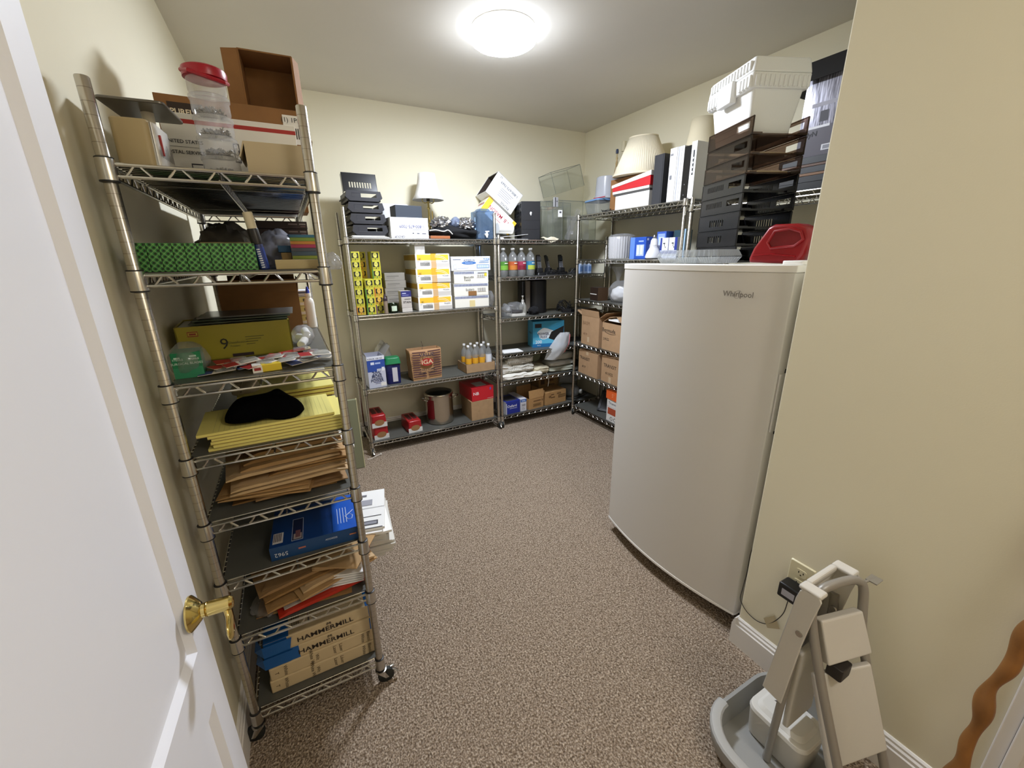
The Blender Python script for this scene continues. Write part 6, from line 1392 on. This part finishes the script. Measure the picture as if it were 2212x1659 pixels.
mb = MB(); mb.lathe([(.016,.41),(.016,.52),(.014,.522)], 18); mb.lathe([(.020,.525),(.021,.53),(.019,.60),(.021,.604),(.015,.606)], 20); mb.build('candle_sleeve', C('d9d0b4',.5), lb_)
mb = MB(); mb.lathe([(.006,.41),(.012,.44),(.006,.46),(.011,.48),(.006,.49)], 14, (-.03,.05,0)); mb.tube([(-.03,.05,.49),(-.03,.05,.52)], .006, 8); mb.build('finial', C('c4b184',.35), lb_)
mb = MB(); mb.lathe([(.011,.515),(.013,.53),(.010,.55),(0,.553)], 12, (-.03,.05,0)); mb.build('blue_knob', C('27375a',.4), lb_)
mb = MB(); mb.tube(smooth_path([(.02,0,.56),(.045,-.02,.50),(.05,-.02,.42),(.03,-.05,.36)],5), .0025, 6); mb.tube(smooth_path([(-.05,.02,.46),(-.07,.02,.38),(-.08,.03,.28),(-.09,.03,.14)],5), .003, 6); mb.build('lamp_cord', C('a8854e',.5), lb_)
pbox('brown_carton', 'tall brown carton supporting the pleated lampshade', 'carton', (2.52,2.84), (2.50,2.95), (c1_,c1_+.245), M_CARD_D)
def _pl(r0,r1,h,n,amp):
    mb = MB(); rg = []
    for r_,z,a_ in ((r0,0,amp),(r0+(r1-r0)*.5,h*.5,amp),(r1,h,amp*.5)): rg.append([((r_+(a_ if j % 2 else -a_))*math.cos(2*PI*j/n),(r_+(a_ if j % 2 else -a_))*math.sin(2*PI*j/n),z) for j in range(n)])
    mb.shell(rg, False); return mb
ls_ = thing('lampshade', 'large cream pleated lampshade sitting on the brown carton', 'lampshade', (2.650,2.735,c1_+.262), (R(2),R(-3),0))
_pl(.225,.108,.265,150,.0016).build('pleated_shade', mat('cream_pleated_fabric','e9dfc6',.8), ls_, smooth=30, solid=.0015)
mb = MB(); mb.lathe([(.224,-.004),(.229,-.003),(.229,.009),(.224,.010)], 72); mb.lathe([(.106,.262),(.111,.262),(.111,.270),(.106,.270)], 60); mb.build('trim_band', mat('cream_band','e3d8bd',.8), ls_)
ls2 = thing('lampshade', 'smaller cream bell lampshade at the back behind white binders', 'lampshade', (2.748,2.275,c1_+.31), R(0))
mb = MB(); rg = []
for r_,z in ((.133,0),(.112,.045),(.094,.10),(.083,.17),(.075,.245)): rg.append([(r_*math.cos(2*PI*j/40),r_*math.sin(2*PI*j/40),z) for j in range(40)])
mb.shell(rg, False); mb.build('shade', mat('cream_fabric','e0d5b8',.85), ls2, solid=.002)
pbox('supply_box', 'plain white box at the back under the smaller lampshade', 'box', (2.746,2.866), (2.16,2.42), (c1_,c1_+.308), C('d9d4c6'))
pbox('white_gift_box', 'white box with creased end, lowest of the front stack', 'box', (2.470,2.518), (2.455,2.83), (c1_,c1_+.105), mat('white_box_card','e6e4e0',.5), [('l',.70,.86,.05,.95,'cdc9c2')], rot=-1)
pbox('grey_gift_box', 'dark grey flat box between white and red boxes', 'box', (2.468,2.518), (2.455,2.85), (c1_+.106,c1_+.120), C('4c4a48'))
pbox('white_gift_box', 'shallow white box just below the red box', 'box', (2.466,2.518), (2.46,2.86), (c1_+.121,c1_+.140), mat('white_box_card','e6e4e0',.5))
rb = MB(); rb.add([(2.464,2.86,c1_+.141),(2.464,2.45,c1_+.141),(2.518,2.45,c1_+.141),(2.518,2.86,c1_+.141),(2.464,2.86,c1_+.168),(2.464,2.45,c1_+.205),(2.518,2.45,c1_+.205),(2.518,2.86,c1_+.168)],[(0,1,2,3),(4,5,6,7),(0,1,5,4),(1,2,6,5),(2,3,7,6),(3,0,4,7)])
tag(rb.build('red_gift_box', C('c3222c',.4), None, smooth=0), 'bright red wedge-lidded box in the stack beneath the pleated lampshade', 'box')
rb = MB(); rb.add([(2.462,2.87,c1_+.169),(2.462,2.445,c1_+.206),(2.518,2.445,c1_+.206),(2.518,2.87,c1_+.169),(2.462,2.87,c1_+.190),(2.462,2.445,c1_+.238),(2.518,2.445,c1_+.238),(2.518,2.87,c1_+.190)],[(0,1,2,3),(4,5,6,7),(0,1,5,4),(1,2,6,5),(2,3,7,6),(3,0,4,7)])
tag(rb.build('white_gift_box', mat('white_box_card','e6e4e0',.5), None, smooth=0), 'sloping shallow white box on top of the red box', 'box')
def binder(label, y0, y1, h, m, spine=None, x0=2.468):
    t = thing('ring_binder', label, 'binder', ((x0+.27/2),(y0+y1)/2,c1_), 0, 'binders standing on top shelf')
    w = y1-y0; D = (.27,w,h)
    mb = MB(); mb.box(-.135,.135,-w/2,-w/2+.003,0,h); mb.box(-.135,.135,w/2-.003,w/2,0,h); mb.box(-.137,-.133,-w/2,w/2,0,h); mb.build('cover', m, t, smooth=0, bevel=.0012)
    MB().box(-.12,.128,-w/2+.006,w/2-.006,.006,h-.012).build('pages', M_PAPER, t, smooth=0)
    if spine: dress(t, (.276,w,h), *spine)
    return t
binder('black ring binder left of the white binders, nearest the red box', 2.335,2.425,.325, mat('binder_black','2e2f34',.5), ([('l',.88,.92,0,1,'1a1b1e')],[]))
binder('wide white ring binder right of the single black binder', 2.225,2.285,.340, M_WHITE, ([('l',.1,.5,.86,.90,'8a8a8e'),('l',.2,.5,.42,.50,'7a7a80')],[]))
binder('white ring binder with grey edge, second of the white ones', 2.188,2.222,.338, C('dfe0e4'), ([('l',.3,.5,0,1,'b4b6bc')],[]))
binder('narrow white ring binder squeezed before the second black binder', 2.165,2.186,.338, M_WHITE)
binder('glossy black ring binder between white binders', 2.112,2.163,.328, M_BLK, ([('l',.42,.5,.28,.30,'8a8a90'),('l',.42,.5,.08,.10,'8a8a90')],[]))
binder('narrow white ring binder with black lettering beside the tray stack', 2.066,2.108,.345, M_WHITE, ([('l',.42,.66,.42,.85,'2a2a2e')]+[('l',.44,.64,.46+.08*i,.49+.08*i,'e6e6e6') for i in range(4)],[]))
cables('thin grey wire tangle at the corner end of top shelf', (2.50,2.95,c1_), 22, .02, .09, .025, 14, .002)
# ---- second shelf
cu = thing('paper_cup_stack', 'plastic-wrapped stack of white fluted paper cups', 'paper cups', (2.57,2.83,c2_))
for i in range(7):
    z = .006+.024*i; _pl(.098,.108,.030,64,.0028).build('fluted_cups', mat('white_fluted_paper','e9e9ec',.7), cu, (0,0,z), smooth=20)
wf = MB(); rgw = []
for z,rr_ in ((.002,.108),(.06,.114),(.12,.116),(.175,.115),(.195,.098),(.203,.055),(.206,.004)): rgw.append([((rr_+.004*noise.noise(Vector((math.cos(2*PI*j/40)*3,math.sin(2*PI*j/40)*3,z*25))))*math.cos(2*PI*j/40),(rr_+.004*noise.noise(Vector((math.cos(2*PI*j/40)*3,math.sin(2*PI*j/40)*3,z*25+7))))*math.sin(2*PI*j/40),z+.006*noise.noise(Vector((j*.7,z*30,3)))) for j in range(40)])
wf.shell(rgw, False); wf.build('wrap_film', M_FILM, cu, smooth=70)
pbox('bulb_box', 'blue box of light bulbs with a bulb picture', 'bulb box', (2.49,2.60), (2.47,2.64), (c2_,c2_+.165), mat('bulb_blue','2450b0',.4), [('l',0,.30,0,1,'5f86d8'),('l',.42,.9,.14,.66,'a9b9d8'),('l',.46,.60,.2,.62,'d4dbe6'),('l',.66,.82,.2,.62,'d4dbe6'),('l',.55,.85,.78,.84,'9db4e4'),('f',.08,.25,.84,.94,'d9e2f4'),('f',.3,.85,.2,.66,'a9b9d8'),('f',.45,.85,.78,.86,'9db4e4')])
fb = thing('flood_bulb', 'white reflector flood bulb standing face down by bulb boxes', 'bulb', (2.505,2.40,c2_))
MB().lathe([(.050,.0),(.060,.008),(.060,.02),(.050,.05),(.034,.078),(.030,.084),(.030,.098)], 32).build('reflector', mat('bulb_white','d6d6da',.25), fb)
MB().lathe([(.027,.098),(.029,.10),(.025,.135),(.020,.142),(.018,.148)], 24).build('ballast', C('e6e6e8',.4), fb); MB().lathe([(.014,.147),(.0145,.15),(.013,.155),(.0145,.16),(.013,.165),(.010,.172),(.005,.177),(0,.178)], 18).build('screw_base', mat('bulb_screw','a9a9ad',.3,.9), fb)
fb2 = dup(fb, (2.56,2.46,c2_+.055), (R(95),0,R(50)), 'second white flood bulb lying on its side behind the first')
pbox('bulb_box', 'tall blue and white bulb carton behind the flood bulb', 'bulb box', (2.58,2.66), (2.36,2.45), (c2_,c2_+.20), mat('bulb_blue2','3a5cb4',.4), [('l',.12,.88,.08,.92,'8fa6da'),('l',.25,.75,.2,.8,'c9d3e8')])
for i,(y0,lb) in enumerate(((2.285,'white and navy bulb box with picture, left of two'),(2.205,'white and navy bulb box with picture, right of two'))):
    pbox('bulb_box', lb, 'bulb box', (2.53,2.61), (y0,y0+.078), (c2_+.062,c2_+.150), M_WHITE, [('l',0,.22 if i == 0 else 0.02,0,1,'24368e'),('l',.70 if i else .97,1,0,1,'24368e'),('l',.35,.6,.5,.6,'3a3a40'),('l',.5,.56,.3,.52,'3a3a40'),('l',.6,.68,.18,.3,'3a3a40')])
    pbox('bulb_box', 'plain bulb box under the %s white-navy box' % ['left','right'][i], 'bulb box', (2.53,2.61), (y0,y0+.078), (c2_,c2_+.061), C('c9cede'), [('l',0,1,.6,.9,'3a56a8')])
pbox('bulb_box', 'dark teal bulb box behind the white and navy ones', 'bulb box', (2.64,2.72), (2.24,2.34), (c2_,c2_+.205), C('24424e'))
pbox('light_blue_box', 'slim light blue box standing near the shelf post', 'box', (2.50,2.56), (2.115,2.145), (c2_,c2_+.20), C('9fbfdc'))
# ---- third shelf
pbox('photo_box', 'dark brown box with a white line on third shelf of right unit', 'box', (2.49,2.60), (3.00,3.13), (c3_,c3_+.118), C('2a1c14',.5), [('l',.0,.85,.46,.52,'d9d6d0'),('f',0,1,.0,1,'4a3420')], rot=-6)
lump('white_goods_bag', M_FILM, (2.575,2.80,c3_+.085), (.10,.13,.10), .16, 2.5, 75, flat=.85, label='clear bag full of white paper goods, tied top', cat='bag', ridge=.3)
lump('paper_bundle', mat('soft_white_paper','e6e6e8',.8), (2.578,2.815,c3_+.068), (.078,.085,.068), .12, 2.5, 76, flat=.95, label='bundle of white paper goods inside the clear bag', cat='paper goods')
lump('paper_bundle', mat('soft_white_paper','e6e6e8',.8), (2.575,2.655,c3_+.065), (.07,.065,.065), .10, 2.5, 77, flat=.95, label='second white paper bundle beside the freezer edge', cat='paper goods')
bt = MB(); rg = [[((.012+.05*(z**2))*math.cos(2*PI*j/16)*(1+.2*math.sin(j*2.3)),(.012+.06*(z**2))*math.sin(2*PI*j/16),z*.13) for j in range(16)] for z in (0,.25,.5,.75,1)]
bt.shell(rg, False); o = bt.build('bag_tie_top', M_FILM, [x for x in COL.objects if x.name == 'white_goods_bag'][0], (0,.05,.09), smooth=60)
# ---- fourth and fifth shelves: brown cartons with handwriting
M_CB = mat('carton_tan','b08e6b',.78,noise_amt=.05,noise_scale=18)
INK = C('2e2822',.7)
carton('moving_carton', 'brown carton left on fourth shelf with faint handwriting, flaps up', 'carton', (2.462,2.70), (2.925,3.205), (c4_,c4_+.275), M_CB, (('f',150,.11),('b',158,.11),('r',170,.12),('l',100,.06)), [('l',.36,.48,.1,.28,'c4ab8a')], [('l',.28,.74,.048,'BASM','8a6a4c'),('l',.24,.36,.036,'4/19','7a5c40')], rot=-3)
carton('moving_carton', 'brown carton right on fourth shelf with a handwritten name and white pad', 'carton', (2.462,2.70), (2.62,2.895), (c4_,c4_+.245), M_CB, (('f',35,.11),('b',30,.11)), (), [('l',.33,.73,.050,'Bermuda',INK,0,.0006),('l',.22,.40,.032,'2/9/22',INK)], rot=-2)
ln = MB(); 
mbx = [o for o in COL.objects if o.name.startswith('moving_carton')][-1]
ln.tube(smooth_path([(-.1205,.10,.165),(-.1205,.06,.155),(-.1205,0,.150),(-.1205,-.05,.158)],5), .0014, 5); ln.build('pen_underline', INK, mbx)
o = MB().box(-.09,.09,-.11,.11,0,.012).build('paper_pad', M_PAPER, None, (2.565,2.72,c4_+.264), (R(1),R(0),R(3)), smooth=0); tag(o, 'white paper pad lying on the flaps of the carton with underlined name', 'paper')
carton('moving_carton', 'brown carton at the corner end of fifth shelf marked TRANSIT', 'carton', (2.470,2.72), (2.925,3.245), (c5_,c5_+.232), M_CB, (('f',9,.13),('b',12,.13),('l',12,.10),('r',9,.10)), [('l',.40,.52,.86,1,'c4ab8a')], [('l',.33,.68,.044,'TRANSIT',INK,0,.0004),('l',.30,.32,.034,'4/19',INK)], rot=-4)
carton('moving_carton', 'brown carton marked TRANSIT nearest the freezer on fifth shelf', 'carton', (2.470,2.72), (2.60,2.890), (c5_,c5_+.238), M_CB, (('f',10,.12),('b',12,.12),('l',14,.10),('r',10,.10)), [('l',.38,.50,0,.25,'c4ab8a')], [('l',.42,.66,.046,'TRANSIT',INK,0,.0004),('l',.40,.36,.036,'4/10/22',INK)], rot=-3)
# ---- bottom shelf
sb = pbox('shoe_box', 'white shoe box with rust panel, beneath the orange one by freezer', 'shoe box', (2.468,2.60), (2.50,2.785), (c6_,c6_+.215), C('dcdad6'), [('l',.06,.95,.32,.62,'a8492c'),('l',.0,1,.66,.67,'8a8682')], [('l',.30,.84,.036,'Truevnd','4a4a4e'),('l',.2,.14,.024,'4','6a6a6e')], rot=-2)
q = MB(); 
for y in (.07,.02): q.add([(-.0672,y+.018*math.cos(2*PI*i/18),.032+.018*math.sin(2*PI*i/18)) for i in range(18)]+[(-.0672,y+.013*math.cos(2*PI*i/18),.032+.013*math.sin(2*PI*i/18)) for i in range(18)], [(i,(i+1)%18,18+(i+1)%18,18+i) for i in range(18)])
q.build('print_rings', C('4a4a4e'), sb, smooth=0)
pbox('shoe_box', 'orange-lidded low shoe box on top of the white shoe box', 'shoe box', (2.460,2.608), (2.49,2.795), (c6_+.216,c6_+.300), C('e0622a',.45), (), [('l',.32,.5,.05,"5'",'f0a070')], rot=-3)
fm = thing('framed_picture', 'black framed picture leaning back on the bottom shelf of right unit', 'picture', (2.60,2.905,c6_+.006), (R(-38),0,R(-62)))
mb = MB(); mb.box(-.12,.12,-.008,.008,0,.03); mb.box(-.12,.12,-.008,.008,.19,.22); mb.box(-.12,-.09,-.008,.008,0,.22); mb.box(.09,.12,-.008,.008,0,.22); mb.build('frame', M_BLACKP, fm, smooth=0, bevel=.003); MB().box(-.09,.09,-.004,.004,.03,.19).build('backing', C('1a1a1c'), fm, smooth=0)
# ------------------------------------------------------------------ lettering curves become plain meshes
bpy.context.view_layer.update()
_dg = bpy.context.evaluated_depsgraph_get()
for o in [o for o in COL.objects if o.type == 'FONT']:
    me = bpy.data.meshes.new_from_object(o.evaluated_get(_dg)); me.name = 'lettering'
    n = bpy.data.objects.new('lettering', me); COL.objects.link(n)
    n.parent = o.parent; n.location = o.location; n.rotation_euler = o.rotation_euler; n.scale = o.scale
    nm = o.name.split('.')[0]
    bpy.data.objects.remove(o); n.name = nm
# ------------------------------------------------------------------ camera, light, view
cam = bpy.data.cameras.new('camera'); co = bpy.data.objects.new('camera', cam); COL.objects.link(co)
cam.sensor_width = 36; cam.sensor_fit = 'HORIZONTAL'; cam.lens = 36*884.62/2212; cam.clip_start = .02
yaw, pitch, roll = R(27.779), R(-17.098), R(-.7735)
fw = Vector((math.sin(yaw)*math.cos(pitch), math.cos(yaw)*math.cos(pitch), math.sin(pitch)))
r0 = Vector((math.cos(yaw), -math.sin(yaw), 0)); u0 = r0.cross(fw)
rr = r0*math.cos(roll)+u0*math.sin(roll); uu = u0*math.cos(roll)-r0*math.sin(roll)
M3 = Matrix((rr,uu,-fw)).transposed()
co.matrix_world = Matrix.Translation((0,0,1.58)) @ M3.to_4x4()
SC.camera = co
# lamp of the passage behind the photographer
la = bpy.data.lights.new('passage_lamp', 'AREA'); la.shape = 'DISK'; la.size = .5; la.energy = 5.5; la.color = (1,.955,.92)
lo = bpy.data.objects.new('passage_lamp', la); COL.objects.link(lo); lo.location = (1.12,-.72,CEIL-.02)
w = bpy.data.worlds.new('world'); SC.world = w; w.use_nodes = True
w.node_tree.nodes['Background'].inputs[0].default_value = (.8,.85,1,1); w.node_tree.nodes['Background'].inputs[1].default_value = .1
SC.view_settings.view_transform = 'Standard'; SC.view_settings.look = 'None'; SC.view_settings.gamma = 1; SC.view_settings.exposure = 1.66
SC.view_settings.use_curve_mapping = False
SC.cycles.use_denoising = True
SC.cycles.max_bounces = 10; SC.cycles.diffuse_bounces = 6; SC.cycles.transparent_max_bounces = 24; SC.cycles.glossy_bounces = 5
SC.cycles.sample_clamp_indirect = 8; SC.cycles.caustics_reflective = False; SC.cycles.caustics_refractive = False
